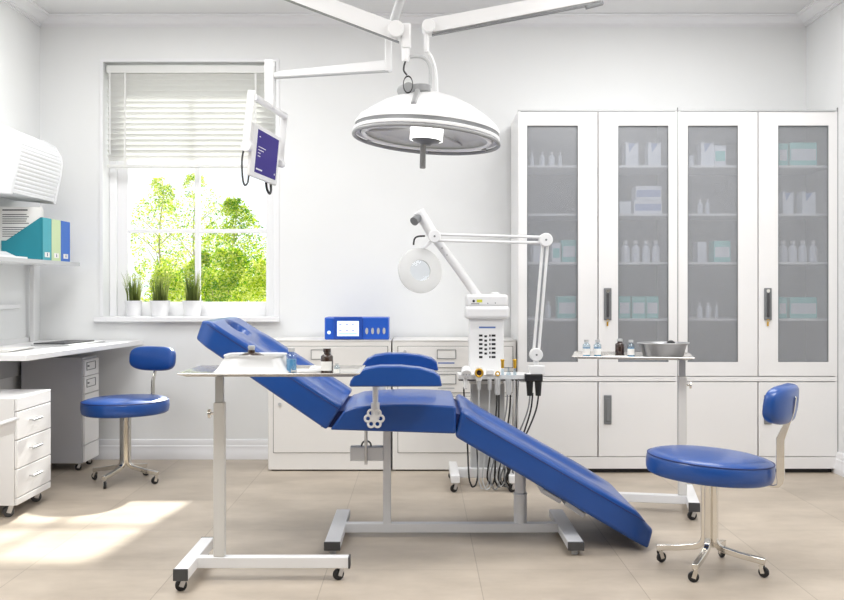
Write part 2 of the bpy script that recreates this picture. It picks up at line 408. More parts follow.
# ------------------------------------------------------------------ potted grass on the sill
def pot(px, w, h, label, seed):
    rnd = random.Random(seed); y = 6.80; x = (px-CX)*y/F; z0 = .957
    t = thing('potted_grass', label, 'potted plant', (x, y, z0), 0, 'potted grasses on the window sill')
    r = w/2
    B().lathe([(0, z0), (r*.78, z0), (r, z0+h-.008), (r*1.02, z0+h-.006), (r*1.02, z0+h), (r*.93, z0+h), (r*.9, z0+h-.02), (0, z0+h-.02)], (x, y, 0), n=28).done('pot', 'pot', t)
    B().lathe([(r*.9, z0+h-.018), (0, z0+h-.012)], (x, y, 0), n=20).done('soil', 'soil', t)
    b = B()
    for k in range(110):
        a = rnd.uniform(0, 2*PI); q = rnd.random()**.7*r*.75; L = rnd.uniform(.15, .25); out = rnd.uniform(.0, .07)*(.3+q/r)
        p = Vector((x+math.cos(a)*q, y+math.sin(a)*q, z0+h-.02)); a2 = a+rnd.uniform(-.6, .6); dv = Vector((math.cos(a2), math.sin(a2), 0))
        side = Vector((-math.sin(a2+1), math.cos(a2+1), 0)); prev = None
        for j in range(5):
            s = j/4; c = p+dv*out*s*s+Vector((0, 0, L*(s-.06*s*s))); wd = .0032*(1-s)+.0003
            c.y = min(c.y, 6.872)
            cur = (b.bm.verts.new(c-side*wd), b.bm.verts.new(c+side*wd))
            if prev: b._f([prev[0], prev[1], cur[1], cur[0]])
            prev = cur
    b.done('grass_blades', 'grass', t, smooth=False)
pot(133.5, .118, .107, 'white pot of spiky green grass, leftmost on the window sill', 1)
pot(160, .135, .107, 'white pot of spiky green grass, middle of the three on the window sill', 2)
pot(192.5, .132, .107, 'white pot of spiky green grass nearest the window mullion', 3)

# ------------------------------------------------------------------ left wall: air conditioner, shelf, desk
ac = thing('air_conditioner', 'white ribbed air conditioner mounted high on left wall', 'air conditioner', (XL, 5.94, 1.68))
prof = [(XL, 2.05), (XL+.10, 2.085), (XL+.19, 2.075), (XL+.26, 2.035), (XL+.30, 1.97)]
front = [(XL+.305, 1.955), (XL+.29, 1.85), (XL+.255, 1.69)]
b = B().prism(prof+[(XL+.312, 1.93), (XL+.30, 1.85), (XL+.262, 1.675), (XL, 1.70)], 'y', 5.60, 5.635)
b.done('end_cap', 'acplastic', ac, bevel=.008, seg=3)
ribs = []
pts = [(XL+.19, 2.075), (XL+.262, 2.033), (XL+.298, 1.97), (XL+.305, 1.93), (XL+.295, 1.85), (XL+.255, 1.69)]
def along(pts, n):
    seg = [(Vector(a), Vector(c)) for a, c in zip(pts, pts[1:])]; T = sum((c-a).length for a, c in seg); res = []
    for i in range(n+1):
        d = T*i/n
        for a, c in seg:
            l = (c-a).length
            if d <= l+1e-6: res.append(a+(c-a)*(d/l)); break
            d -= l
    return res
A = along(pts, 76)
rb = []
for i, p in enumerate(A):
    k = i % 4; off = (0, .005, .006, .005)[k]
    if i > 72: off = .006
    rb.append((p.x+off*.8-.004, p.y))
b = B().prism([(XL, 2.045), (XL+.10, 2.08)]+rb+[(XL, 1.70)], 'y', 5.635, 6.27)
b.done('ribbed_cover', 'acplastic', ac, angle=25)
B().prism([(XL, 2.05), (XL+.10, 2.085), (XL+.19, 2.078), (XL+.264, 2.036), (XL+.302, 1.97), (XL+.309, 1.93), (XL+.299, 1.85), (XL+.262, 1.675), (XL, 1.70)], 'y', 6.27, 6.30).done('end_cap', 'acplastic', ac, bevel=.008, seg=3)

sh = thing('wall_shelf', 'white shelf on left wall holding the document files', 'shelf', (XL, 5.7, 1.30))
B().box(XL, -2.25, 4.7, 6.6, 1.298, 1.314).done('shelf_board', 'white', sh, bevel=.002)
B().box(-2.25, -2.244, 4.7, 6.6, 1.294, 1.318).done('front_edge', 'lgrey', sh)
B().box(-2.53, -2.503, 6.48, 6.51, .802, 1.298).done('support_post', 'plastic', sh, bevel=.003)
B().box(XL, XL+.02, 4.7, 6.56, .802, .83).done('back_rail', 'plastic', sh)

def file_box(y0, y1, m, ms, digit, label):
    xm = -2.51; xs = -2.262; zb = 1.3145; zt = 1.574
    t = thing('magazine_file', label, 'magazine file', ((xm+xs)/2, (y0+y1)/2, zb), 0, 'magazine files on the wall shelf')
    poly = [(xm, zb), (xs, zb), (xs, zt), (xs-.012, zt), (xm+.03, zb+.12), (xm, zb+.12)]
    b = B().prism(poly, 'y', y0+.002, y0+.006).prism(poly, 'y', y1-.006, y1-.002).box(xm, xs, y0+.006, y1-.006, zb, zb+.004).box(xm, xm+.004, y0+.006, y1-.006, zb, zb+.12)
    b.done('side_walls', m, t)
    B().box(xs-.004, xs+.002, y0+.002, y1-.002, zb, zt).done('spine', ms, t, bevel=.001)
    l = B().box(xs+.002, xs+.003, (y0+y1)/2-.04, (y0+y1)/2+.04, zb+.022, zb+.052).done('label_plate', 'paper', t)
    textmesh(digit, .03, 'printed_digit', 'digit', l, Matrix.Translation((xs+.0035, (y0+y1)/2, zb+.037)) @ Matrix.Rotation(PI/2, 4, 'Z') @ Matrix.Rotation(PI/2, 4, 'X'))
    return t
file_box(5.99, 6.135, 'teal', 'teal2', '8', 'teal magazine file nearest on the wall shelf')
file_box(6.137, 6.295, 'lgreen', 'lgreen', '6', 'pale green magazine file between teal and blue ones')
file_box(6.297, 6.46, 'bfile', 'bfile', '4', 'blue magazine file at the far end of the shelf')
pp = thing('printed_sheets', 'white printed sheets standing in the teal magazine file', 'papers', (-2.42, 6.05, 1.32))
b = B()
for k in range(4):
    b.prism([(-2.53, 1.322), (-2.272-.004*k, 1.322), (-2.272-.006*k, 1.636-.004*k), (-2.53, 1.64-.003*k)], 'y', 6.01+.025*k, 6.013+.025*k)
b.done('sheets', 'paper', pp)
b = B(); rnd = random.Random(4)
for k in range(13):
    if k in (1, 7): continue
    b.box(-2.51, -2.34+rnd.uniform(-.03, .02), 6.009, 6.0098, 1.615-.013*k, 1.6185-.013*k+(.004 if k == 0 else .001))
b.done('printed_lines', 'ink', pp)
pt = B().prism([(-2.52, 1.315), (-2.256, 1.315), (-2.256, 1.328), (-2.32, 1.332), (-2.38, 1.36), (-2.52, 1.362)], 'y', 5.35, 5.75).done('letter_tray', 'white', org=(-2.4, 5.55, 1.315), bevel=.002)
tag(pt, 'low white letter tray on the shelf before the files', 'letter tray')

# wall rail with small dots
wr = thing('wall_socket_rail', 'slim white socket rail low on left wall above the desk', 'socket rail', (XL, 5.9, 1.05))
B().box(XL, XL+.035, 5.45, 6.3, 1.02, 1.05).done('rail_body', 'white', wr, bevel=.004)
b = B()
for k in range(6): b.cyl((XL+.034, 5.5+.05*k, 1.042), (XL+.036, 5.5+.05*k, 1.042), .005, n=8)
b.done('socket_holes', 'dgrey', wr)

dk = thing('desk', 'long white desk along left wall reaching the back wall', 'desk', (-2.3, 5.95, 0))
B().prism([(XL+.001, 5.2), (-2.045, 5.2), (-1.856, 6.70), (XL+.001, 6.70)], 'z', .770, .802).done('desktop', 'white', dk, bevel=.003)
B().box(XL+.002, XL+.03, 5.3, 6.68, .60, .768).done('wall_bracket', 'lgrey', dk)
B().box(-2.53, -2.50, 5.24, 5.27, 0.0, .770).done('leg', 'white', dk, bevel=.002)
lp = thing('tablet_computer', 'thin dark tablet lying on a silver folder on the desk', 'tablet', (-2.22, 6.12, .803))
B().prism([(-2.33, 5.98), (-2.10, 5.98), (-2.02, 6.42), (-2.25, 6.42)], 'z', .803, .811).done('folder', 'lgrey', lp, bevel=.002)
B().prism([(-2.32, 6.0), (-2.13, 6.0), (-2.07, 6.36), (-2.24, 6.36)], 'z', .8112, .820).done('tablet', 'dgrey', lp, bevel=.002)
pa = B()
for k in range(3): pa.box(-2.48+.01*k, -2.22+.008*k, 5.38+.01*k, 5.75-.01*k, .803+.004*k, .8065+.004*k)
tag(pa.done('paper_stack', 'paper', org=(-2.35, 5.56, .803)), 'loose white papers on the near end of the desk', 'papers')

def caster(parent, x, y, r=.02, ang=0, zt=None, wm='black', fm='steel', wide=.014):
    zt = zt if zt else r*2.3
    c, s = math.cos(ang), math.sin(ang)
    f = B()
    f.cyl((x, y, zt-.008), (x, y, zt), r*.45, n=12)
    for q in (-1, 1):
        px, py = x-s*q*(wide/2+.003), y+c*q*(wide/2+.003)
        f.obox((px+c*r*.1, py+s*r*.1, zt-.006), (px-c*r*.35, py-s*r*.35, r*.8), .0025, r*.8, up=(c, s, 0))
    fo = f.done('caster', fm, parent)
    w = B(); xc, yc = x-c*r*.35, y-s*r*.35
    Mr = Matrix.Rotation(ang, 4, 'Z') @ Matrix.Rotation(PI/2, 4, 'X')
    w.lathe([(0, -wide/2), (r*.6, -wide/2), (r*.85, -wide/2), (r, -wide/2+.003), (r, wide/2-.003), (r*.85, wide/2), (r*.6, wide/2), (0, wide/2)], (xc, yc, r), n=24, M4=Mr)
    w.done('wheel', wm, fo)
    h = B(); h.lathe([(0, -wide/2-.002), (r*.3, -wide/2-.001), (r*.3, wide/2+.001), (0, wide/2+.002)], (xc, yc, r), n=16, M4=Mr); h.done('wheel_hub', 'grey', fo)
    return fo

# grey filing pedestal below the desk
fc = thing('filing_cabinet', 'grey sided filing cabinet standing far under the desk', 'filing cabinet', (-2.3, 6.42, 0))
B().box(-2.50, -2.118, 6.27, 6.56, .05, .712).done('body', 'greypanel', fc, bevel=.002)
for z0, z1, lab in ((.595, .695, 1), (.485, .59, 1), (.165, .48, 0)):
    d = B().box(-2.118, -2.104, 6.278, 6.552, z0, z1).done('drawer', 'cab', fc, bevel=.002)
    if lab:
        zc = (z0+z1)/2+.01
        b = B().box(-2.104, -2.101, 6.31, 6.48, zc-.026, zc-.022).box(-2.104, -2.101, 6.31, 6.48, zc+.022, zc+.026).box(-2.104, -2.101, 6.31, 6.315, zc-.022, zc+.022).box(-2.104, -2.101, 6.475, 6.48, zc-.022, zc+.022)
        b.box(-2.104, -2.098, 6.33, 6.35, zc-.004, zc+.006)
        b.done('label_holder', 'grey', d)
    else:
        B().box(-2.104, -2.09, 6.36, 6.47, .40, .415).done('handle', 'lgrey', d, bevel=.002)
B().box(-2.118, -2.104, 6.278, 6.552, .055, .16).done('plinth', 'cab', fc, bevel=.002)
for x, y in ((-2.15, 6.31), (-2.46, 6.31), (-2.15, 6.52), (-2.46, 6.52)): caster(fc, x, y, .02, .4, .05)

pd = thing('drawer_pedestal', 'white mobile pedestal with three handled drawers by the desk end', 'drawer unit', (-2.2, 5.2, 0))
B().box(-2.42, -2.022, 4.98, 5.44, .065, .60).done('body', 'cab', pd, bevel=.002)
for z0, z1 in ((.534, .60), (.392, .530), (.248, .388), (.104, .244)):
    d = B().box(-2.021, -2.007, 4.983, 5.437, z0, z1).done('drawer' if z0 < .5 else 'top_panel', 'cab', pd, bevel=.003)
    if z0 < .5:
        zc = (z0+z1)/2+.012
        b = B().cyl((-1.985, 5.13, zc), (-1.985, 5.25, zc), .006, n=12).cyl((-2.008, 5.14, zc), (-1.985, 5.14, zc), .004, n=8).cyl((-2.008, 5.24, zc), (-1.985, 5.24, zc), .004, n=8)
        b.done('handle', 'steel', d)
B().box(-2.021, -2.007, 4.983, 5.437, .066, .10).done('plinth', 'cab', pd, bevel=.003)
for x, y in ((-2.06, 5.03), (-2.38, 5.03), (-2.06, 5.39), (-2.38, 5.39)): caster(pd, x, y, .028, .5, .067, wm='dgrey', wide=.03)

sc_ = thing('side_cart', 'white side cart cut by the left picture edge', 'cart', (-2.0, 4.35, 0))
B().prism([(-2.4, .49), (-1.845, .49), (-1.835, .548), (-1.82, .552), (-1.82, .562), (-1.85, .562), (-1.87, .52), (-2.4, .52)], 'y', 4.12, 4.55).done('tray_top', 'white', sc_, bevel=.003)
for x, y in ((-1.98, 4.2), (-1.98, 4.5), (-2.36, 4.2), (-2.36, 4.5)): B().box(x-.012, x+.012, y-.012, y+.012, .0, .49).done('leg', 'white', sc_, bevel=.002)
b = B()
for k in range(3): b.tube([(-2.03, 4.2+.09*k, .555), (-1.95, 4.21+.09*k, .568), (-1.89, 4.24+.08*k, .575)], .0045, n=8)
b.tube([(-1.92, 4.2, .578), (-1.92, 4.45, .578)], .006, n=8).box(-2.06, -1.99, 4.17, 4.42, .5205, .556)
tag(b.done('instrument_rack', 'steel', org=(-1.98, 4.3, .521)), 'small steel instrument rack on the side cart at left', 'instruments')

# ------------------------------------------------------------------ stools
def stool(label, loc, arm, back, zt, zb, tilt, backz=.70, seat_dir=(1, 0)):
    t = thing('doctor_stool', label, 'stool', loc, 0, 'blue doctor stools', local=True)
    th = zt-zb; R = .254
    Mt = Matrix.Translation((0, 0, (zt+zb)/2)) @ Matrix.Rotation(math.radians(tilt), 4, 'Y') @ Matrix.Translation((0, 0, -(zt+zb)/2))
    pf = [(0, zt+.012), (R*.45, zt+.010), (R*.8, zt+.004), (R*.93, zt-.004), (R*.975, zt-.012), (R*.99, zt-.017), (R*1.0, zt-.024), (R*1.005, zt-th*.55), (R*.995, zb+.02), (R*.975, zb+.006), (R*.93, zb), (0, zb)]
    B().lathe(pf, n=64, M4=Mt).done('seat', 'leather', t, angle=60)
    B().torus((0, 0, 0), R*.986, .0028, M4=Mt @ Matrix.Translation((0, 0, zt-.013)), n=64, m=8).done('piping', 'seam', t)
    B().lathe([(0, zb-.012), (.09, zb-.012), (.10, zb), (0, zb)], n=24).done('seat_plate', 'dgrey', t)
    for k in range(4):
        a = arm+k*PI/2; c, s = math.cos(a), math.sin(a); q = .021
        pth = [(q, zb-.01), (q, .30), (q, .135), (q+.003, .118), (q+.010, .104), (q+.022, .094), (q+.038, .088), (.13, .074), (.220, .062)]
        B().bar(pth, a, .024, .024).done('leg', 'chrome', t, bevel=.003)
        caster(t, c*.207, s*.207, .0215, a+.9+k, .056, fm='chrome')
    B().cyl((0, 0, .12), (0, 0, zb), .012, n=12).done('gas_column', 'chrome', t)
    # backrest
    c, s = math.cos(back), math.sin(back)
    Mb = Matrix.Translation((c*.30, s*.30, backz)) @ Matrix.Rotation(back, 4, 'Z') @ Matrix.Rotation(math.radians(7), 4, 'Y')
    b = B(); W, Hh, T = .160, .076, .030; N = 40; e = 3.2; L = 9
    rings = []
    for j in range(L):
        v = -1+2*j/(L-1); sc = (1-abs(v)**4*.16); rings.append([])
        for i in range(N):
            th_ = 2*PI*i/N; cc, ss = math.cos(th_), math.sin(th_)
            yy = W*sc*math.copysign(abs(cc)**(2/e), cc); zz = Hh*sc*math.copysign(abs(ss)**(2/e), ss)
            xx = v*T-.045*(yy/W)**2*.5
            rings[-1].append(b.bm.verts.new(Mb @ Vector((xx, yy, zz))))
    for j in range(L-1):
        for i in range(N): b._f([rings[j][i], rings[j][(i+1)%N], rings[j+1][(i+1)%N], rings[j+1][i]])
    for rg, v in ((rings[0], -1), (rings[-1], 1)):
        mid = []
        for i in range(N):
            th_ = 2*PI*i/N; cc, ss = math.cos(th_), math.sin(th_)
            yy = W*.5*math.copysign(abs(cc)**(2/e), cc); zz = Hh*.5*math.copysign(abs(ss)**(2/e), ss)
            mid.append(b.bm.verts.new(Mb @ Vector((v*(T+.006)-.045*(yy/W)**2*.5, yy, zz))))
        for i in range(N): b._f([rg[i], rg[(i+1)%N], mid[(i+1)%N], mid[i]])
        b._f(mid)
    b.done('backrest', 'leather', t, angle=60)
    pth = [(.10, zb-.012), (.255, zb-.012), (.272, zb-.009), (.280, zb+.004), (.282, zb+.03), (.282, backz-.14), (.304, backz-.085), (.330, backz-.03), (.340, backz+.03)]
    B().bar(pth, back, .009, [.008, .010, .014, .022, .032, .032, .024, .012, .008]).done('back_support', 'chrome', t, bevel=.002)
    return t
stool('round blue stool with small backrest in the right foreground', (1.183, 4.085, 0), math.radians(149), math.radians(-35), .470, .381, 4, .697)
stool('round blue stool with small backrest beside the desk', (-1.747, 5.93, 0), math.radians(-17), math.radians(71), .496, .408, -1, .712)

# ------------------------------------------------------------------ treatment chair
tc = thing('treatment_chair', 'blue reclining treatment chair in the middle of the room', 'treatment chair', (0, 4.62, 0))
Y0, Y1 = 4.35, 5.02
def cushion(name, A, Bp, Cp, D, f, bev=.022, nu=36, nv=28, y0=Y0, y1=Y1, plan=None):
    A, Bp, Cp, D = [Vector((p[0], 0, p[1])) for p in (A, Bp, Cp, D)]
    n = Vector((-(Bp-A).z, 0, (Bp-A).x)).normalized()
    b = B(); top = []; bot = []
    for i in range(nu+1):
        s = i/nu; rt = []; rbm = []
        for j in range(nv+1):
            v = -1+2*j/nv
            sc = plan(s) if plan else 1
            y = (y0+y1)/2+(y1-y0)/2*v*sc
            p = A.lerp(Bp, s)+n*f(s, v); q = Cp.lerp(D, s)
            rt.append(b.bm.verts.new((p.x, y, p.z))); rbm.append(b.bm.verts.new((q.x, y, q.z)))
        top.append(rt); bot.append(rbm)
    for i in range(nu):
        for j in range(nv):
            b._f([top[i][j], top[i+1][j], top[i+1][j+1], top[i][j+1]]); b._f([bot[i][j], bot[i][j+1], bot[i+1][j+1], bot[i+1][j]])
    for i in range(nu):
        b._f([top[i][0], bot[i][0], bot[i+1][0], top[i+1][0]]); b._f([top[i][nv], top[i+1][nv], bot[i+1][nv], bot[i][nv]])
    for j in range(nv):
        b._f([top[0][j], top[0][j+1], bot[0][j+1], bot[0][j]]); b._f([top[nu][j], bot[nu][j], bot[nu][j+1], top[nu][j+1]])
    return b.done(name, 'leather', tc, bevel=bev, seg=4, angle=60)
def sst(a, c, x):
    t = max(0, min(1, (x-a)/(c-a))); return t*t*(3-2*t)
def pz(px, py, d=4.35): return ((px-CX)*d/F, EYE-(py-CY)*d/F)
def f_back(s, v):
    av = abs(v)
    r = -.018*(1-sst(.48, .62, av))*sst(.22, .34, s)*(1-sst(.96, 1, s)*.6)
    r += .010*sst(.5, .7, av)*(1-sst(.85, 1, av))*sst(.15, .35, s)
    q = ((s-.155)/.085)**2+(v/.33)**2
    r -= .045*(1-sst(.45, 1.0, q))
    r -= .02*(1-sst(0, .06, s))
    return r
back = cushion('backrest', pz(203, 316.5), pz(342, 406), pz(194, 339.5), pz(326, 430), f_back, nu=60, nv=44, plan=lambda s: 1-.10*(1-sst(0, .12, s))**2)
def f_seat(s, v):
    av = abs(v)
    return .012*(1-av*av)+.012*math.sin(PI*s)-.012*(1-sst(0, .12, s))
seat = cushion('seat', pz(344, 408), pz(456, 406.5), pz(330, 430), pz(456, 434), f_seat)
def f_leg(s, v):
    av = abs(v)
    r = -.016*(1-sst(.42, .58, av))*sst(.02, .12, s)*(1-sst(.72, .9, s))
    r += .010*sst(.5, .7, av)*(1-sst(.85, 1, av))*(1-sst(.7, .95, s))
    r += .014*math.exp(-((s-.03)/.05)**2)*(1-av*.6)
    r -= .035*sst(.88, 1, s)
    return r
leg = cushion('leg_rest', pz(461, 411), pz(659, 524), pz(455, 437), pz(650, 551), f_leg, nu=60, nv=36, plan=lambda s: 1-.07*sst(.88, 1, s)**2)
for o, (a, c) in ((back, (pz(207, 323), pz(339, 408))), (leg, (pz(466, 416), pz(645, 520)))):
    B().tube([(a[0], Y0-.0005, a[1]-.006), (c[0], Y0-.0005, c[1]-.006)], .0022, n=6).done('seam', 'seam', o)
B().prism([pz(336, 412), pz(352, 412), pz(340, 429), pz(320, 428)], 'y', Y0+.03, Y1-.03).done('dark_gap_filler', 'seam', tc)  # added dark panel standing in for the shaded gap between back and seat
B().prism([pz(448, 411), pz(470, 419), pz(464, 435), pz(450, 431)], 'y', Y0+.03, Y1-.03).done('dark_gap_filler', 'seam', tc)  # same dark filler, added in the gap between seat and leg rest
# arm rests
arm_poly = [(350, 384), (351, 380), (357, 372), (366, 367.5), (380, 365.5), (400, 365.5), (420, 367.5), (434, 371), (440, 376), (442, 385.8), (350, 386)]
def armrest(yc):
    pl = [((p[0]-CX)*.00425, EYE-(p[1]-CY)*.00425) for p in arm_poly]
    out = yc < 4.6; q = -1 if out else 1
    a = B().prism(pl, 'y', yc-.052, yc+.052).done('armrest', 'leather', tc, bevel=.012, seg=4, angle=60)
    ys = (Y0-.03 if out else Y1+.03)
    B().cyl((-.193, ys, .60), (-.193, ys, .736), .0125, n=16).cyl((-.193, ys, .585), (-.193, ys, .655), .0185, n=16).done('armrest_post', 'framegrey', a)
    k = B()
    Mx = Matrix.Rotation(PI/2, 4, 'X')
    for i in range(6):
        t = i*PI/3; k.torus((-.197+math.cos(t)*.027, ys-.014*1.0 if out else ys+.014, .588+math.sin(t)*.027), .0135, .0052, M4=Mx, n=20, m=8)
    k.cyl((-.197, ys-.02, .588), (-.197, ys+.028, .588), .016, n=18)
    k.done('clamp_knob', 'white', a)
armrest(4.262); armrest(5.075)
# frame
B().box(-.411, -.343, 4.29, 4.93, .025, .060).done('foot', 'framegrey', tc, bevel=.003)
B().box(.635, .703, 4.29, 4.93, .025, .060).done('foot', 'framegrey', tc, bevel=.003)
for x0, x1 in ((-.412, -.342), (.634, .704)):
    B().box(x0, x1, 4.283, 4.295, .024, .061).done('foot_end_cap', 'dgrey', tc, bevel=.002)
    for y in (4.33, 4.9): B().cyl(((x0+x1)/2, y, 0), ((x0+x1)/2, y, .026), .015, .012, n=16).done('levelling_foot', 'lgrey', tc)
B().box(-.345, .637, 4.60, 4.645, .024, .066).done('crossbeam', 'framegrey', tc, bevel=.003)
B().box(-.170, -.134, 4.60, 4.645, .064, .52).done('rear_post', 'framegrey', tc, bevel=.002)
B().cyl((.464, 4.63, .06), (.464, 4.63, .198), .030, n=28).cyl((.464, 4.63, .19), (.464, 4.63, .36), .025, n=28).torus((.464, 4.63, .198), .028, .005).done('front_column', 'framegrey', tc)
B().box(-.322, -.170, 4.595, 4.65, .355, .419).done('mechanism_box', 'framegrey', tc, bevel=.003)
B().cyl((-.248, 4.592, .34), (-.248, 4.592, .52), .0075, n=12).done('adjuster_rod', 'steel', tc)
B().torus((-.248, 4.622, .421), .022, .004, M4=Matrix.Rotation(PI/2, 4, 'X'), n=28).done('release_ring', 'dgrey', tc)
def under(px0, py0, px1, py1):
    d = 4.55; a = ((px0-CX)*d/F, 0, EYE-(py0-CY)*d/F); c = ((px1-CX)*d/F, 0, EYE-(py1-CY)*d/F)
    B().obox((a[0], 4.62, a[2]), (c[0], 4.62, c[2]), .22, .022, up=(0, 0, 1)).done('support_bracket', 'framegrey', tc, bevel=.003)
under(541, 489, 560, 500); under(564, 501, 583, 514)

# ------------------------------------------------------------------ tray trolleys
def trolley(label, x, y, s, co, tray0, tray1, ztray=.812, rot=0):
    t = thing('tray_trolley', label, 'tray trolley', (x, y, 0), rot, 'tray trolleys', local=True)
    def bx(x0, x1, *r): a, c = s*x0, s*x1; return (min(a, c), max(a, c))+r
    B().box(*bx(-.027, .027, -.24, .24, .050, .093)).done('foot_bar', 'white', t, bevel=.003)
    for ya in (-.246, .238): B().box(*bx(-.028, .028, ya, ya+.008, .049, .094)).done('end_cap', 'dgrey', t, bevel=.002)
    B().box(*bx(.025, .620, -.078, -.033, .050, .093)).done('crossbar', 'white', t, bevel=.003)
    B().box(*bx(.618, .626, -.08, -.031, .049, .094)).done('end_cap', 'dgrey', t, bevel=.002)
    for cx, cy in ((0, -.2), (0, .2), (.585, -.055)): caster(t, s*cx, cy, .0225, .6 if cx else .3, .051, wide=.018)
    B().box(*bx(co-.022, co+.022, -.075, -.036, .093, .70)).done('column', 'trolley', t, bevel=.004)
    B().box(*bx(co-.016, co+.016, -.070, -.042, .70, ztray-.004)).done('telescopic_post', 'lgrey', t, bevel=.003)
    B().box(*bx(co-.045, co+.045, -.09, -.02, ztray-.012, ztray-.003)).done('tray_mount', 'dgrey', t, bevel=.002)
    B().cyl((s*(co-.02), -.055, .655), (s*(co-.035), -.055, .655), .005, n=10).cyl((s*(co-.035), -.055, .655), (s*(co-.045), -.055, .655), .018, n=20).done('height_knob', 'chrome', t)
    # tray with flared rim
    b = B(); z0 = ztray-.003; w0, w1 = -.255, .145; a, c = tray0+.03, tray1-.03
    lo = [(a, w0+.03), (c, w0+.03), (c, w1-.03), (a, w1-.03)]; hi = [(tray0, w0), (tray1, w0), (tray1, w1), (tray0, w1)]
    def ring(pl, z): return [b.bm.verts.new((s*p[0], p[1], z)) for p in pl]
    r0 = ring(lo, z0); r1 = ring(hi, z0+.012); r2 = ring([(p[0]+(.004 if p[0] < .2 else -.004), p[1]+(.004 if p[1] < 0 else -.004)) for p in hi], z0+.016); r3 = ring(lo, z0+.004)
    b._f(r0); b._f(r3)
    for u, v in ((r0, r1), (r1, r2), (r2, r3)):
        for k in range(4): b._f([u[k], u[(k+1)%4], v[(k+1)%4], v[k]])
    b.done('tray', 'tray', t, bevel=.0015)
    return t
trolley('tray trolley with white basin, left of the chair', -.90, 4.0, 1, .11, -.012, .675, .818)
trolley('tray trolley with steel basin, before the tall cabinets', 1.395, 5.155, -1, .045, -.005, .60, .796, math.radians(-11))
TZ1 = .818+.0015; TZ2 = .796+.0015

def vial(name, label, cat, x, y, z, h, r, fill='bluefluid', body='clear', cap='lgrey', cap2='white', lab=None, grp='bottles on the tray trolleys'):
    t = thing(name, label, cat, (x, y, z), 0, grp)
    B().lathe([(0, z), (r*.92, z), (r, z+.003), (r, z+h*.68), (r*.85, z+h*.74), (r*.5, z+h*.79), (r*.5, z+h*.88), (0, z+h*.88)], (x, y, 0), n=24).done('bottle_body', body, t)
    if fill: B().lathe([(0, z+.002), (r*.86, z+.003), (r*.86, z+h*.56), (0, z+h*.56)], (x, y, 0), n=20).done('contents', fill, t)
    B().lathe([(0, z+h*.86), (r*.62, z+h*.86), (r*.62, z+h), (0, z+h)], (x, y, 0), n=20).done('cap', cap, t)
    if lab:
        b = B(); rr = r+.0006; n = 14; prev = None
        for k in range(n+1):
            a = PI*1.05+PI*.75*k/n; cur = [b.bm.verts.new((x+math.cos(a)*rr, y+math.sin(a)*rr, z+h*q)) for q in (.14, .5)]
            if prev: b._f([prev[0], cur[0], cur[1], prev[1]])
            prev = cur
        b.done('paper_label', lab, t)
    return t
# left tray contents
bs = thing('plastic_basin', 'white plastic basin with sloping sides on the left tray', 'basin', (-.66, 3.95, TZ1))
xb0, xb1 = -.802, -.495
def rr_ring(b, cx, cy, hw, hd, z, n=40, e=5, wob=0):
    v = []
    for k in range(n):
        a = 2*PI*k/n; c, s = math.cos(a), math.sin(a)
        v.append(b.bm.verts.new((cx+hw*math.copysign(abs(c)**(2/e), c), cy+hd*math.copysign(abs(s)**(2/e), s), z+wob*math.sin(6*a))))
    return v
b = B(); cx, cy = (xb0+xb1)/2, 3.95
rs = [rr_ring(b, cx, cy, .150, .115, TZ1), rr_ring(b, cx, cy, .156, .118, TZ1+.004), rr_ring(b, cx, cy, .142, .108, TZ1+.014, wob=.003), rr_ring(b, cx, cy, .114, .088, TZ1+.058, wob=.003), rr_ring(b, cx, cy, .119, .092, TZ1+.066), rr_ring(b, cx, cy, .118, .091, TZ1+.070), rr_ring(b, cx, cy, .109, .083, TZ1+.066), rr_ring(b, cx, cy, .104, .08, TZ1+.022)]
for u, v in zip(rs, rs[1:]):
    for k in range(40): b._f([u[k], u[(k+1)%40], v[(k+1)%40], v[k]])
b._f(rs[0]); b._f(rs[-1])
b.done('basin_shell', 'milky', bs, angle=50)
fl = thing('brown_flask', 'squat brown flask with clear stopper inside the white basin', 'flask', (-.662, 3.93, TZ1+0.024))
B().lathe([(0, TZ1+0.024), (.045, TZ1+0.024), (.05, TZ1+0.036), (.05, TZ1+0.067), (.03, TZ1+0.076), (.014, TZ1+0.079), (.014, TZ1+0.087), (0, TZ1+0.087)], (-.662, 3.93, 0), n=28).done('flask_body', 'brown', fl)
B().lathe([(0, TZ1+0.087), (.011, TZ1+0.087), (.015, TZ1+0.098), (.013, TZ1+0.104), (0, TZ1+0.105)], (-.662, 3.93, 0), n=20).done('stopper', 'lgrey', fl)
vial('glass_vial', 'clear vial of blue fluid on the left tray', 'vial', (291.5-CX)*.00388, 3.88, TZ1, .098, .021)
sy = thing('syringe', 'white syringe lying on the left tray between two bottles', 'syringe', (-.45, 3.86, TZ1))
B().cyl((-.475, 3.86, TZ1+.0095), (-.385, 3.87, TZ1+.0095), .009, n=14).done('barrel', 'white', sy)
B().cyl((-.475, 3.86, TZ1+.0095), (-.495, 3.858, TZ1+.0095), .004, n=10).cyl((-.495, 3.858, TZ1+.0095), (-.497, 3.858, TZ1+.0095), .009, n=12).done('plunger', 'lgrey', sy)
sx = B().box(-.435, -.37, 3.93, 4.0, TZ1+.0005, TZ1+.02)
tag(sx.done('cotton_pack', 'paper', org=(-.40, 3.96, TZ1), bevel=.004), 'small white cotton pack behind the syringe', 'cotton pack')
vial('brown_bottle', 'dark brown medicine bottle on the left tray', 'bottle', (327-CX)*.00385, 3.85, TZ1, .098, .0235, fill=None, body='brown', cap='brown', lab='paper')
vial('glass_vial', 'tiny clear vial right of the brown bottle on the left tray', 'vial', (337.5-CX)*.00385, 3.83, TZ1, .042, .0115, fill=None, cap='lgrey', lab='paper')
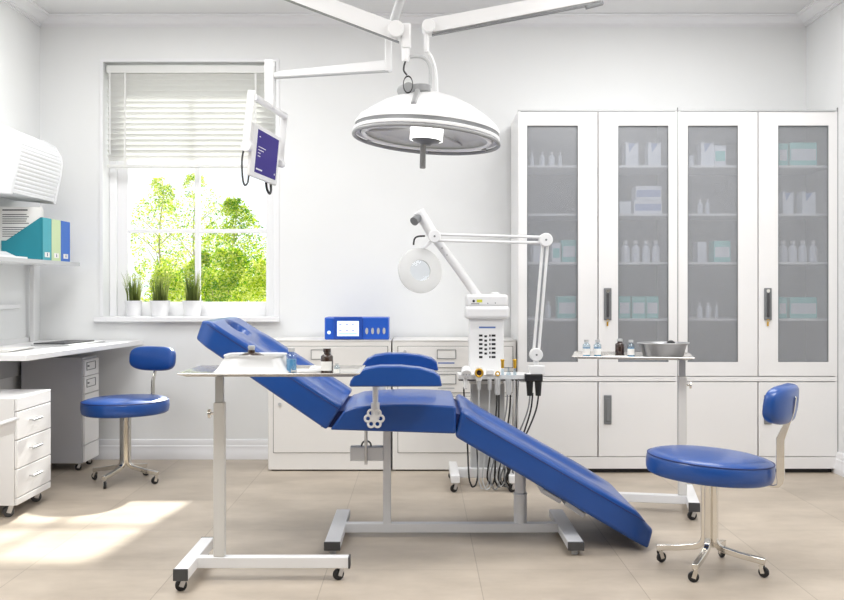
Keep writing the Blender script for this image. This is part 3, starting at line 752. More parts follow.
# right tray contents
D2 = 5.11
vial('glass_vial', 'clear vial with blue contents, leftmost on the right tray', 'vial', (586.5-CX)*D2/F, D2, TZ2, .088, .0195, lab='paper')
vial('glass_vial', 'clear vial with blue contents, second from left on the right tray', 'vial', (597.5-CX)*D2/F, D2, TZ2, .088, .0195, lab='paper')
vial('brown_bottle', 'dark brown bottle between clear vials on the right tray', 'bottle', (620.5-CX)*D2/F, D2+.02, TZ2, .092, .0235, fill=None, body='brown', cap='lgrey')
vial('glass_vial', 'clear vial with blue contents right beside the brown bottle', 'vial', (631-CX)*D2/F*.996, D2-.02, TZ2, .088, .0185, lab='paper')
B_ = B().box(.93, 1.05, 5.03, 5.08, TZ2+.0005, TZ2+.009).done('gauze_pad', 'paper', org=(.99, 5.05, TZ2), bevel=.003)
tag(B_, 'flat white gauze pad before the vials on the right tray', 'gauze')
kb = thing('steel_basin', 'oval stainless steel basin on the right tray', 'basin', (1.238, 5.09, TZ2))
z = TZ2
B().lathe([(0, z), (.095, z), (.102, z+.006), (.118, z+.060), (.130, z+.070), (.132, z+.074), (.128, z+.074), (.112, z+.062), (.098, z+.01), (0, z+.006)], (1.238, 5.09, 0), n=44, sx=1, sy=.62).done('basin_shell', 'dsteel', kb, angle=60)
B().torus((1.238, 5.09, 0), .131, .003, M4=Matrix.Translation((0, 0, z+.073)) @ Matrix.Diagonal((1, .62, 1, 1)), n=44, m=8).done('rolled_rim', 'steel', kb)
br_ = B().lathe([(0, z+.03), (.022, z+.03), (.024, z+.06), (.02, z+.078), (.008, z+.086), (0, z+.086)], (1.277, 5.09, 0), n=20)
br_.box(1.242, 1.274, 5.08, 5.10, z+.066, z+.074).cyl((1.277, 5.09, z+.0065), (1.277, 5.09, z+.03), .012, n=10)
tag(br_.done('rubber_bulb', 'black', org=(1.277, 5.09, z+.007)), 'black rubber bulb poking out of the steel basin', 'rubber bulb')

# ------------------------------------------------------------------ tall glazed cabinets
DF = 6.21; S = DF/F
def PX(p): return (p-CX)*S
def PZ(q): return EYE-(q-CY)*S
SHELF = [1.918, 1.616, 1.313, .959]
def tall(label, p0, p1, glass_l, glass_r):
    x0, x1 = PX(p0), PX(p1); zt = 2.250
    t = thing('glazed_cabinet', label, 'cabinet', ((x0+x1)/2, DF+.25, 0), 0, 'tall glazed cabinets')
    yb = 6.70; T = .016
    b = B().box(x0+.001, x0+T, DF, yb, .026, zt).box(x1-T, x1-.001, DF, yb, .026, zt).box(x0+T, x1-T, DF+.0205, yb, zt-T, zt).box(x0+T, x1-T, DF+.021, yb, .026, .06).box(x0+T, x1-T, yb-.01, yb, .06, zt-T)
    b.box(x0+T, x1-T, DF+.02, yb-.01, .585, .602)
    b.done('body', 'cab', t)
    B().box(x0+T, x1-T, yb-.014, yb-.0105, .602, zt-T).done('back_panel', 'inner', t)
    B().box(x0+.03, x1-.03, DF+.03, yb, 0, .026).done('plinth', 'black', t)
    B().box(x0+.003, x1-.003, DF-.002, DF+.02, .570, .598).done('middle_rail', 'cab', t, bevel=.0015)
    B().box(x0+.003, x1-.003, DF-.002, DF+.02, .028, .100).done('bottom_rail', 'cab', t, bevel=.0015)
    B().box(x0+.0, x1-.0, DF-.001, DF+.024, zt-.004, zt+.006).done('top_strip', 'lgrey', t)
    for z in SHELF:
        B().box(x0+T, x1-T, DF+.045, yb-.015, z-.014, z).done('shelf', 'white', t)
    xm = (x0+x1)/2
    for i, (a, c, g) in enumerate(((x0, xm, glass_l), (xm, x1, glass_r))):
        q0, q1 = PX(g[0]), PX(g[1]); z0, z1 = .604, zt-.008; gz0, gz1 = PZ(362), PZ(125.5); e = .0035
        b = B(); y0, y1 = DF-.002, DF+.019
        b.box(a+e, q0, y0, y1, z0, z1).box(q1, c-e, y0, y1, z0, z1).box(q0, q1, y0, y1, z0, gz0).box(q0, q1, y0, y1, gz1, z1)
        d = b.done('upper_door', 'cab', t)
        B().box(q0, q1, DF+.008, DF+.012, gz0, gz1).done('frosted_glass', 'frost', d)
        fr = B(); w = .004
        fr.box(q0, q0+w, DF+.001, DF+.008, gz0, gz1).box(q1-w, q1, DF+.001, DF+.008, gz0, gz1).box(q0, q1, DF+.001, DF+.008, gz0, gz0+w).box(q0, q1, DF+.001, DF+.008, gz1-w, gz1)
        fr.done('glass_seal', 'grey', d)
        ld = B().box(a+e, c-e, y0, y1, .104, .565).done('lower_door', 'cab', t, bevel=.0015)
        if i == 1:
            hx0, hx1 = PX(p0+85.7), PX(p0+93.3)
            h = B().box(hx0, hx1, DF-.012, DF-.002, PZ(320), PZ(288)).done('handle', 'grey', d, bevel=.004, seg=3)
            hc = (hx0+hx1)/2
            B().box(hc-.008, hc+.008, DF-.020, DF-.012, PZ(317), PZ(293)).done('grip', 'dgrey', h, bevel=.003)
            B().cyl((hc, DF-.012, PZ(291)), (hc, DF-.016, PZ(291)), .011, n=16).done('lock', 'chrome', h)
            B().torus((hc, DF-.014, PZ(320.5)), .008, .0015, M4=Matrix.Rotation(PI/2, 4, 'X'), n=16, m=6).box(hc-.008, hc+.003, DF-.014, DF-.012, PZ(326), PZ(322)).done('key', 'gold', h)
            h = B().box(hx0, hx1, DF-.012, DF-.002, PZ(424), PZ(395)).done('handle', 'grey', ld, bevel=.004, seg=3)
            B().box((hx0+hx1)/2-.011, (hx0+hx1)/2+.011, DF-.018, DF-.011, PZ(421), PZ(398)).done('grip', 'grey', h, bevel=.003)
    # outer seam strip between the units
    B().box(x1-.004, x1-.0005, DF-.003, DF+.01, .03, zt+.02).done('edge_strip', 'grey', t)
tall('tall white cabinet with frosted doors, left one beside the facial machine', 518, 678, (527, 578), (618, 668.5))
tall('tall white cabinet with frosted doors against the right wall', 678, 838, (687.5, 738), (778, 828.5))

# contents
ORD = ['first', 'second', 'third', 'fourth']
DOOR = ['first', 'second', 'third', 'fourth']
SN = ['top', 'second', 'third', 'fourth', 'bottom']
YC = 6.33
def cx_at(px, y=YC): return (px-CX)*y/F
protos = {}
def bottle_c(px, w, h, si, label, kind='plain', group=None):
    z = SHELF[si]+.0005; x = cx_at(px); r = w*YC/F/2; hh = h*YC/F
    t = thing('medicine_bottle', label, 'bottle', (x, YC, z), 0, group, local=True)
    B().lathe([(0, 0), (r, 0), (r, hh*.62), (r*.8, hh*.72), (r*.42, hh*.78), (r*.42, hh*.84), (0, hh*.84)], n=18).done('bottle_body', 'bottle', t)
    B().lathe([(0, hh*.84), (r*.55, hh*.84), (r*.55, hh), (0, hh)], n=16).done('cap', 'white', t)
    return t
def box_c(p0, p1, h, si, label, m='carton', band=None, z=None, y=YC, group=None, name='medicine_box', dep=.12):
    z = (SHELF[si] if si < 4 else .603)+.0005 if z is None else z
    x0, x1 = cx_at(p0, y-dep/2), cx_at(p1, y-dep/2); hh = h*(y-dep/2)/F
    t = thing(name, label, 'box', ((x0+x1)/2, y, z), 0, group)
    B().box(x0, x1, y-dep/2, y+dep/2, z, z+hh).done('carton', m, t, bevel=.002)
    if band:
        B().box(x0+.006, x1-.006, y-dep/2-.0008, y-dep/2, z+hh*.22, z+hh*.72).done('printed_band', band, t)
    return t
def carton_c(p0, p1, h, si, label):
    z = SHELF[si]+.0005; y = YC; dep = .10; x0, x1 = cx_at(p0), cx_at(p1); hh = h*YC/F; y0, y1 = y-dep/2, y+dep/2; e = .002
    t = thing('open_carton', label, 'box', ((x0+x1)/2, y, z), 0, 'open cartons in the cabinets')
    w = x1-x0
    cut = [(x0, z), (x1, z), (x1, z+hh), (x0+w*.72, z+hh*.9), (x0+w*.30, z+hh*.55), (x0+w*.2, z+hh), (x0, z+hh)]
    B().prism(cut, 'y', y0, y0+e).box(x0, x1, y0+e, y1, z, z+e).box(x0, x0+e, y0+e, y1, z+e, z+hh).box(x1-e, x1, y0+e, y1, z+e, z+hh).box(x0+e, x1-e, y1-e, y1, z+e, z+hh).done('carton', 'carton', t)
    B().box(x0+.006, x1-.006, y0+.01, y0+.012, z+e, z+hh*.95).done('leaflet', 'cartonb', t)
gb = 'bottles behind the frosted glass'; gt = 'teal boxes behind the frosted glass'
for k, (px, w) in enumerate(((532, 3.5), (542, 5), (551.5, 6), (560, 3.5))):
    bottle_c(px, w, 14.5, 0, '%s bottle from left on the top shelf behind first glass door' % ORD[k], group=gb)
box_c(533, 541, 16, 2, 'pale box leftmost on the third shelf behind first glass door', group=gt)
box_c(552, 560.5, 19, 2, 'middle pale teal box on third shelf behind first glass door', 'carton', 'tealbox', group=gt)
box_c(562, 576, 22, 2, 'teal box rightmost on the third shelf behind first glass door', 'tealbox', 'carton', group=gt)
bottle_c(548, 6, 17, 3, 'single bottle on the fourth shelf behind first glass door', group=gb)
box_c(558, 576, 22, 3, 'wide teal box on the fourth shelf behind first glass door', 'tealbox', 'carton', group=gt)
carton_c(624, 636.5, 23.5, 0, 'left open white carton on the top shelf behind second glass door')
carton_c(646.5, 659, 23.5, 0, 'right open white carton on the top shelf behind second glass door')
box_c(619.5, 631, 12, 1, 'small pale box at left of the second shelf behind second glass door')
box_c(634, 662, 13.5, 1, 'lower of two stacked wide boxes behind second glass door', 'carton', 'cartonb')
box_c(635.5, 661.5, 14, 1, 'upper of two stacked wide boxes behind second glass door', 'carton', 'cartonb', z=SHELF[1]+.0005+13.5*(YC-.06)/F+.0006)
for k, px in enumerate((625.5, 635.5, 646, 656)):
    bottle_c(px, 8, 21.5, 2, '%s white bottle from left on third shelf behind second glass door' % ORD[k], group=gb)
for k, (a, c) in enumerate(((619, 630.5), (632, 645.5), (646.5, 658.5))):
    box_c(a, c, 22, 3, '%s teal box from left on fourth shelf behind second glass door' % ORD[k], 'tealbox', 'carton', group=gt)
box_c(689, 694, 10, 0, 'tiny pale box at left of the top shelf behind third glass door')
carton_c(699, 711.5, 23.5, 0, 'open white carton on the top shelf behind third glass door')
box_c(714.5, 726, 20, 0, 'pale bluish box on the top shelf behind third glass door', 'carton', 'tealbox')
for k, (px, w) in enumerate(((700, 5), (707.5, 4))):
    bottle_c(px, w, 15, 1, '%s small bottle on second shelf behind third glass door' % ('left', 'right')[k], group=gb)
box_c(697.5, 706.5, 20, 2, 'slim white box on the third shelf behind third glass door', 'carton')
box_c(714, 730.5, 21, 2, 'teal and white box on the third shelf behind third glass door', 'tealbox', 'carton', group=gt)
for k, (px, w) in enumerate(((699.5, 5.5), (708.5, 5.5), (716.5, 3))):
    bottle_c(px, w, 15.5, 3, '%s bottle from left on fourth shelf behind third glass door' % ORD[k], group=gb)
box_c(778.5, 788, 22, 0, 'narrow teal box on the top shelf behind fourth glass door', 'tealbox', 'carton', group=gt)
box_c(790, 817, 23, 0, 'wide teal box on the top shelf behind fourth glass door', 'tealbox', 'carton', group=gt)
carton_c(780, 790.5, 22, 1, 'left open white carton on second shelf behind fourth glass door')
carton_c(799.5, 812.5, 22, 1, 'right open white carton on second shelf behind fourth glass door')
for k, px in enumerate((783, 792.5, 802.5, 813)):
    bottle_c(px, 8, 21.5, 2, '%s white bottle from left on third shelf behind fourth glass door' % ORD[k], group=gb)
box_c(778.5, 787, 21, 3, 'narrow teal box on the fourth shelf behind fourth glass door', 'tealbox', 'carton', group=gt)
box_c(790, 817, 21, 3, 'wide teal box on the fourth shelf behind fourth glass door', 'tealbox', 'carton', group=gt)
box_c(796, 822, 12, 4, 'flat white box at the bottom behind fourth glass door', 'carton')

# ------------------------------------------------------------------ low cabinets
DL = 6.28
def lx(p): return (p-CX)*DL/F
def lz(q): return EYE-(q-CY)*DL/F
def low(label, p0, p1, splits, knobs, labels):
    x0, x1 = lx(p0), lx(p1); zt = .822
    t = thing('low_cabinet', label, 'cabinet', ((x0+x1)/2, 6.5, 0), 0, 'low metal cabinets')
    B().box(x0, x1, DL, 6.70, .008, zt-.004).done('body', 'cab2', t, bevel=.004)
    B().box(x0, x1, DL-.004, 6.70, zt-.004, zt).done('top_edge', 'cab2', t, bevel=.002)
    B().box(x0+.02, x1-.02, DL+.02, 6.7, 0, .008).done('plinth', 'black', t)
    a, c = x0+.035, x1-.022
    for i, (q0, q1) in enumerate(splits):
        B().box(a-.003, c+.003, DL-.0012, DL+.001, lz(q1)-.003, lz(q0)+.003).done('shadow_gap', 'groove', t)
        d = B().box(a, c, DL-.006, DL, lz(q1), lz(q0)).done('drawer' if q1-q0 < 30 else 'door', 'cab2', t, bevel=.002)
        for (u0, v0, u1, v1, strip) in labels:
            if q0 <= v0 <= q1:
                e = .0035; X0, X1, Z0, Z1 = lx(u0), lx(u1), lz(v1), lz(v0)
                h = B().box(X0, X1, DL-.010, DL-.006, Z0, Z0+e).box(X0, X1, DL-.010, DL-.006, Z1-e, Z1).box(X0, X0+e, DL-.010, DL-.006, Z0+e, Z1-e).box(X1-e, X1, DL-.010, DL-.006, Z0+e, Z1-e).done('label_holder', 'grey', d)
                B().box(X0+e, X1-e, DL-.0075, DL-.006, Z0+e, Z1-e).done('card', 'paper', h)
                if strip: B().box(X0+.006, X1-.01, DL-.0068, DL-.006, Z0-.030, Z0-.022).done('handle_strip', strip, d)
        for (u, v) in knobs:
            if q0 <= v <= q1: B().cyl((lx(u), DL-.006, lz(v)), (lx(u), DL-.018, lz(v)), .010, n=18).done('lock_knob', 'lgrey', d)
low('low white metal cabinet carrying the blue device', 268, 391, ((346.5, 367.5), (371.5, 452.5)), ((280, 404),), ((311, 349.5, 331, 359.5, None),))
low('low white metal cabinet between its twin and the tall cabinets', 392.5, 516, ((346.5, 367.5), (371.5, 392.5), (396.5, 452.5)), ((405, 351.5),), ((437, 349.5, 456, 358.8, 'bluemark'), (437, 374, 456, 384, 'lgrey')))

bd = thing('blue_device', 'blue control device with lit touch screen on low cabinet', 'medical device', (-.40, 6.43, .8225))
d0 = 6.34
def bx(p): return (p-CX)*d0/F
def bz(q): return EYE-(q-CY)*d0/F
B().box(bx(324.5), bx(389), d0, d0+.2, .8225, bz(317.3)).done('housing', 'blue', bd, bevel=.008, seg=3)
sp_ = B().box(bx(334), bx(362.5), d0-.012, d0, .826, bz(316.8)).done('screen_bezel', 'blued', bd, bevel=.005, seg=3)
s_ = B().box(bx(337.3), bx(359), d0-.014, d0-.011, bz(336), bz(321)).done('screen', 'screen', sp_)
b = B()
for r_ in (324, 330.5):
    for q_ in (340.5, 347, 353): b.box(bx(q_-1.3), bx(q_+1.3), d0-.0148, d0-.014, bz(r_+.6), bz(r_-.4))
b.done('screen_icons', 'iconp', s_)
B().box(bx(339), bx(357), d0-.0148, d0-.014, bz(334.3), bz(333.2)).done('screen_bar', 'iconc', s_)
B().cyl((bx(329), d0-.004, bz(332.5)), (bx(329), d0, bz(332.5)), .011, n=18).done('round_button', 'screen', bd)
for q_ in (366.8, 372.6, 378.3, 384): 
    B().lathe([(0, 0), (.009, 0), (.009, .003), (0, .004)], (bx(q_), d0, bz(331)), n=16, sy=2.3, M4=Matrix.Rotation(PI/2, 4, 'X')).done('toggle_switch', 'lgrey', bd)

# ------------------------------------------------------------------ facial machine
fm = thing('facial_machine', 'white multifunction facial machine on a trolley behind the chair', 'facial machine', (.39, 5.86, 0))
dm = 5.80
def mx_(p, d=dm): return (p-CX)*d/F
def mz(q, d=dm): return EYE-(q-CY)*d/F
hd = B().box(mx_(465), mx_(509.5), dm-.03, dm+.12, mz(319), mz(306)).done('head_lower_shell', 'plastic', fm, bevel=.02, seg=4)
B().box(mx_(466), mx_(508), dm-.022, dm+.11, mz(307), mz(294.5)).done('head_upper_shell', 'plastic', fm, bevel=.016, seg=4)
B().lathe([(.028, 0), (.028, .008), (.018, .016), (0, .018)], (mx_(496), dm+.05, mz(295)), n=20).done('water_cap', 'plastic', fm)
B().cyl((mx_(473.5), dm-.0235, mz(301)), (mx_(473.5), dm-.0215, mz(301)), .0075, n=16).done('dial', 'black', fm)
B().box(mx_(476.5), mx_(482), dm-.0235, dm-.0215, mz(302.3), mz(299.5)).done('yellow_sticker', 'yellow', fm)
B().box(mx_(471), mx_(479), dm-.0235, dm-.0215, mz(304), mz(303.4)).cyl((mx_(487.5), dm-.0235, mz(303.3)), (mx_(487.5), dm-.0215, mz(303.3)), .003, n=8).cyl((mx_(495), dm-.0235, mz(303)), (mx_(495), dm-.0215, mz(303)), .003, n=8).done('printed_marks', 'dgrey', fm)
B().box(mx_(469), mx_(504), dm, dm+.10, mz(384), mz(318)).done('control_panel', 'plastic', fm, bevel=.008, seg=3)
B().box(mx_(479), mx_(495.5), dm-.0012, dm, mz(328.2), mz(326.6)).done('blue_strip', 'bluemark', fm)
b = B()
for r_ in range(6):
    y_ = 335.5+r_*4.3
    for a_, c_, o_ in ((479, 482.5, 0), (484.4, 487, .8), (489.2, 490.6, 0), (491.6, 495.5, 0)):
        if r_ == 5 and a_ == 484.4: continue
        b.box(mx_(a_), mx_(c_), dm-.0012, dm, mz(y_+o_+1.1), mz(y_+o_-1))
b.done('button_slots', 'slot', fm)
B().box(mx_(471), mx_(505), dm+.02, dm+.09, .085, mz(383)).done('pedestal_column', 'lgrey', fm, bevel=.004)
B().box(mx_(457.5), mx_(526), dm-.13, dm+.05, mz(379.3, 5.68), mz(374.5, 5.68)).done('instrument_shelf', 'plastic', fm, bevel=.003)
B().box(mx_(458), mx_(525), dm-.128, dm+.04, mz(379.5, 5.68)-.007, mz(379.5, 5.68)).done('shelf_underside', 'dgrey', fm)
# holders and hand pieces
dh = 5.70; zs = mz(374.5, 5.68)
def hx(p): return (p-CX)*dh/F
def hz(q): return EYE-(q-CY)*dh/F
def holder(px, q1, r=.014, m='lgrey'): B().cyl((hx(px), dh-.035, hz(q1)), (hx(px), dh-.035, hz(378)), r*.8, r, n=14).done('holder_cup', m, fm)
for px, q1 in ((465, 388.5), (478.5, 389), (489.3, 389), (497, 394), (508, 394)): holder(px, q1, .013 if px < 495 else .018)
Mf = Matrix.Rotation(PI/2, 4, 'X')
hp = B().cyl((hx(465.8), dh-.082, hz(373.3)), (hx(465.5), dh-.035, hz(368.5)), .030, .025, n=26).cyl((hx(465), dh-.035, hz(388)), (hx(465), dh-.04, hz(372)), .011, n=14).done('brush_hand_piece', 'plastic', fm, bevel=.004)
b = B()
for k in range(7):
    a = k*PI/3; q = .016 if k < 6 else 0; b.cyl((hx(465.8)+math.cos(a)*q, dh-.0855, hz(373.3)+math.sin(a)*q), (hx(465.8)+math.cos(a)*q, dh-.078, hz(373.3)+math.sin(a)*q), .0045, n=8)
b.done('grille_holes', 'lgrey', hp)
B().cyl((hx(478.5), dh-.035, hz(380)), (hx(478.5), dh-.035, hz(366.5)), .017, .021, n=18).done('suction_hand_piece', 'plastic', fm)
g_ = B().torus((hx(478.5), dh-.062, hz(372)), .020, .006, M4=Mf, n=28).done('gold_rim', 'gold', fm)
B().cyl((hx(478.5), dh-.064, hz(372)), (hx(478.5), dh-.05, hz(372)), .017, n=20).done('dark_face', 'brown', g_)
B().box(hx(486), hx(493), dh-.05, dh-.02, zs, hz(369)).done('square_hand_piece', 'plastic', fm, bevel=.004)
B().torus((hx(497), dh-.045, hz(373)), .011, .004, M4=Mf, n=20).cyl((hx(497), dh-.035, zs), (hx(497), dh-.035, hz(374.5)), .010, n=12).done('gold_rim', 'gold', fm)
B().cyl((hx(508), dh-.035, zs), (hx(508), dh-.035, hz(371)), .014, .009, n=16).cyl((hx(508), dh-.035, hz(371)), (hx(508), dh-.035, hz(366.5)), .005, n=10).done('glass_probe', 'clear', fm)
for px in (501.8, 514):
    o = B().cyl((hx(px), dh-.05, zs), (hx(px), dh-.05, hz(368)), .009, .007, n=14).done('tube_probe', 'clear', fm)
    B().cyl((hx(px), dh-.05, hz(367.5)), (hx(px), dh-.05, hz(359.5)), .0085, .010, n=14).lathe([(.011, 0), (.0125, .004), (.011, .008), (0, .009)], (hx(px), dh-.05, hz(360)), n=14).done('gold_cap', 'gold', o)
# black holders at the right
B().box(hx(524), hx(541.5), dh-.065, dh-.01, hz(380.5), hz(373.5)).done('holder_block', 'black', fm, bevel=.004)
for px in (529, 537.5): B().cyl((hx(px), dh-.035, hz(380)), (hx(px), dh-.035, hz(395)), .021, .015, n=16).done('holder_cup', 'black', fm)
B().cyl((hx(526), dh-.035, hz(374)), (hx(530), dh-.035, hz(374)), .009, n=12).done('connector', 'white', fm)
# hoses and cords
rnd = random.Random(9)
cords = [(463.5, 388, 'black', 470.5), (478.5, 389, 'lgrey', 480), (489.3, 389, 'lgrey', 484), (496.5, 394, 'black', 489), (498.5, 394, 'black', 496), (507, 394, 'grey', 492), (510, 394, 'black', 500), (514, 380, 'lgrey', 498), (518, 380, 'grey', 506), (529.5, 394, 'grey', 503), (532, 394, 'black', 510), (538, 394, 'black', 508)]
for k, (px, q, m, pb) in enumerate(cords):
    x0 = hx(px); y0 = dh-.035; zt_ = hz(q); xb = hx(pb); zb_ = .014+.022*rnd.random(); yy = 5.66-.012*(k % 3)
    x2 = xb+.03+.02*rnd.random()
    pts = [(x0, y0, zt_+.01), (x0+(xb-x0)*.1, y0-.005, zt_-.09), (x0+(xb-x0)*.45, yy, .32), (xb-.012, yy, .10), (xb, yy, zb_+.015), (xb+.012, yy+.002, zb_), (x2-.006, yy+.01, zb_+.02), (x2+.004, yy+.03, .12), (min(x2, mx_(503)), dm+.005, .30), (min(x2, mx_(502)), dm+.023, .34)]
    B().tube(pts, .0042 if m != 'black' else .0048, n=8).done('cord', m, fm)
# steamer arm
def Pm(p, q, d=dm): return (mx_(p, d), d, mz(q, d))
B().tube([Pm(478, 297, 5.83), Pm(456, 266, 5.82), Pm(434, 237, 5.81)], .026, r2=.024, n=18, smooth=False).done('steamer_arm', 'plastic', fm)
B().tube([Pm(436, 240, 5.81), Pm(426, 223, 5.80), Pm(418.5, 211, 5.79)], .031, r2=.034, n=20, smooth=False).done('steamer_head', 'plastic', fm, bevel=.004)
B().cyl(Pm(419, 217, 5.78), Pm(414, 221.5, 5.74), .022, .026, n=20).done('steam_nozzle', 'grey', fm)
B().cyl(Pm(442, 248, 5.785), Pm(442, 248, 5.79), .003, n=8).cyl(Pm(447, 255, 5.79), Pm(447, 255, 5.795), .003, n=8).done('arm_screws', 'dgrey', fm)
# trolley base
B().box(mx_(458, 5.8), mx_(514, 5.8), 5.79, 5.85, .05, .105).done('base_beam', 'white', fm, bevel=.004)
for xf in (.193, .52):
    B().box(xf-.02, xf+.03, 5.60, 6.06, .055, .10).done('base_foot', 'white', fm, bevel=.005)
    for y in (5.635, 6.03): caster(fm, xf+.005, y, .022, .5, .057)
# magnifying lamp
ml = thing('magnifying_lamp', 'white magnifying lamp on double rod arm beside facial machine', 'magnifying lamp', (.67, 5.70, .66))
dq = 5.72
def Pl(p, q, d=dq): return Vector(((p-CX)*d/F, d, EYE-(q-CY)*d/F))
B().box(Pl(528.5, 0).x, Pl(544, 0).x, dq-.05, dq+.03, Pl(0, 374).z, Pl(0, 365).z).done('clamp_block', 'plastic', ml, bevel=.004)
B().cyl(Pl(536, 366), Pl(536, 357), .016, n=16).done('base_pin', 'plastic', ml)
def disc(p, q, r, y=dq): 
    o = B().cyl((Pl(p, q).x, y-.03, Pl(p, q).z), (Pl(p, q).x, y+.03, Pl(p, q).z), r, n=28).done('joint_disc', 'plastic', ml, bevel=.004)
    B().cyl((Pl(p, q).x, y-.032, Pl(p, q).z), (Pl(p, q).x, y-.028, Pl(p, q).z), .006, n=10).done('joint_screw', 'grey', o)
disc(536, 354.5, .037); disc(545.5, 240, .039); disc(434.5, 236.5, .036)
for dx in (-2.5, 2.5):
    B().cyl(Pl(536+dx, 354), Pl(545.5+dx, 241), .0085, n=12).done('arm_rod', 'plastic', ml)
for dz in (-3.0, 3.2):
    B().cyl(Pl(545, 240+dz*.9), Pl(434, 237.3+dz), .0085, n=12).done('arm_rod', 'plastic', ml)
B().tube([Pl(425, 236), Pl(418, 236.5), Pl(414.5, 239), Pl(413.5, 245)], .005, n=8).done('cable', 'black', ml)
B().obox(Pl(434, 238), Pl(424, 248), .02, .02, up=(0, 1, 0)).done('head_bracket', 'plastic', ml, bevel=.004)
Mg = Matrix.Rotation(.32, 4, 'Z') @ Matrix.Rotation(PI/2-.15, 4, 'X')
c0 = Pl(420, 270.5)
B().lathe([(.061, -.007), (.124, -.009), (.131, -.004), (.131, .005), (.122, .010), (.061, .008)], c0, n=48, M4=Mg, close=True).done('lamp_ring', 'ring', ml, angle=50)
B().lathe([(0, -.004), (.04, -.003), (.0615, 0), (.04, .003), (0, .004)], c0, n=36, M4=Mg).done('magnifier_glass', 'lens', ml)

# ------------------------------------------------------------------ surgical lamp
sl = thing('surgical_lamp', 'large white dome operating lamp hanging from ceiling arms', 'operating lamp', (0, 4.5, H))
dl = 4.5
def Q(p, q, d=dl): return Vector(((p-CX)*d/F, d, EYE-(q-CY)*d/F))
ctr = Q(426.5, 136)
Ml = Matrix.Rotation(math.radians(4.6), 4, 'Y') @ Matrix.Rotation(math.radians(-2.2), 4, 'X')
R = .330
B().lathe([(0, .195), (.07, .190), (.14, .168), (.21, .134), (.27, .094), (.31, .062), (.326, .038), (.326, .026), (.318, .026), (.30, .05), (.2, .12), (0, .165)], ctr, n=64, M4=Ml).done('dome', 'white', sl, angle=40)
B().lathe([(.313, .027), (.324, .026), (.326, .008), (.312, .008)], ctr, n=64, M4=Ml, close=True).done('rim_gasket', 'grey', sl, angle=40)
B().lathe([(.300, .008), (.329, .008), (.331, .002), (.328, -.006), (.300, -.005)], ctr, n=64, M4=Ml, close=True).done('rim', 'white', sl, angle=40)
B().lathe([(.296, -.004), (.25, .02), (.12, .055), (.07, .06), (.07, .064), (.25, .03), (.30, .012)], ctr, n=18, M4=Ml, close=True).done('reflector', 'reflector', sl, angle=10, smooth=False)
B().torus(ctr, .327, .0085, M4=Ml @ Matrix.Translation((0, 0, -.018)), n=72).done('outer_ring', 'mgrey', sl)
B().torus(ctr, .285, .011, M4=Ml @ Matrix.Translation((0, 0, -.010)), n=72, sz=.6).done('inner_ring', 'white', sl)
b = B()
for k in range(6):
    a = k*PI/3+.5; c, s = math.cos(a), math.sin(a)
    p0 = ctr+Ml @ Vector((c*.285, s*.285, -.01)); p1 = ctr+Ml @ Vector((c*.328, s*.328, -.018)); p2 = ctr+Ml @ Vector((c*.31, s*.31, -.006))
    b.cyl(p0, p1, .005, n=8).cyl(p1, p2, .004, n=8)
b.done('ring_stays', 'lgrey', sl)
B().lathe([(0, .06), (.074, .06), (.074, -.020), (0, -.020)], ctr, n=32, M4=Ml).done('light_source', 'lamp', sl)
B().lathe([(0, -.019), (.070, -.019), (.06, -.025), (.03, -.034), (.02, -.042), (0, -.042)], ctr, n=32, M4=Ml).done('centre_hub', 'grey', sl)
hp0 = ctr+Ml @ Vector((-.012, 0, -.036)); 
B().cyl(hp0, hp0+Vector((-.003, -.01, -.112)), .0125, .0135, n=18).done('sterile_handle', 'mgrey', sl, bevel=.003)
for k in range(3):
    a = k*2*PI/3+.9; c, s = math.cos(a), math.sin(a)
    B().cyl(ctr+Ml @ Vector((c*.07, s*.07, .03)), ctr+Ml @ Vector((c*.27, s*.27, .012)), .006, n=8).done('reflector_rib', 'lgrey', sl)
# yoke / joints
B().cyl(Q(402.5, 91, 4.46), Q(409, 88, 4.36), .026, n=20).done('pivot_joint', 'mgrey', sl, bevel=.003)
B().lathe([(.045, 0), (.045, -.028), (.03, -.04), (0, -.042)], Q(420.5, 85.5, 4.40), n=24).done('yoke_cup', 'mgrey', sl)
B().cyl(Q(404, 89, 4.42), Q(430, 89, 4.42), .012, n=14).done('yoke_shaft', 'lgrey', sl)
B().cyl(Q(417.5, 91, 4.34), Q(413.5, 104, 4.22), .012, n=14).done('focus_lever', 'mgrey', sl, bevel=.003)
B().cyl(Q(421, 92), Q(424, 97, 4.5), .022, n=16).done('dome_neck', 'white', sl)
B().tube([Q(408, 57), Q(416, 56.5), Q(424, 58), Q(429.5, 65), Q(430.5, 76), Q(430, 88)], .0085, n=12).done('yoke_pipe', 'lgrey', sl)
B().tube([Q(427, 50, 4.55), Q(432, 58, 4.55), Q(436, 72, 4.55), Q(437, 92, 4.55)], .006, n=10).done('rear_pipe', 'white', sl)
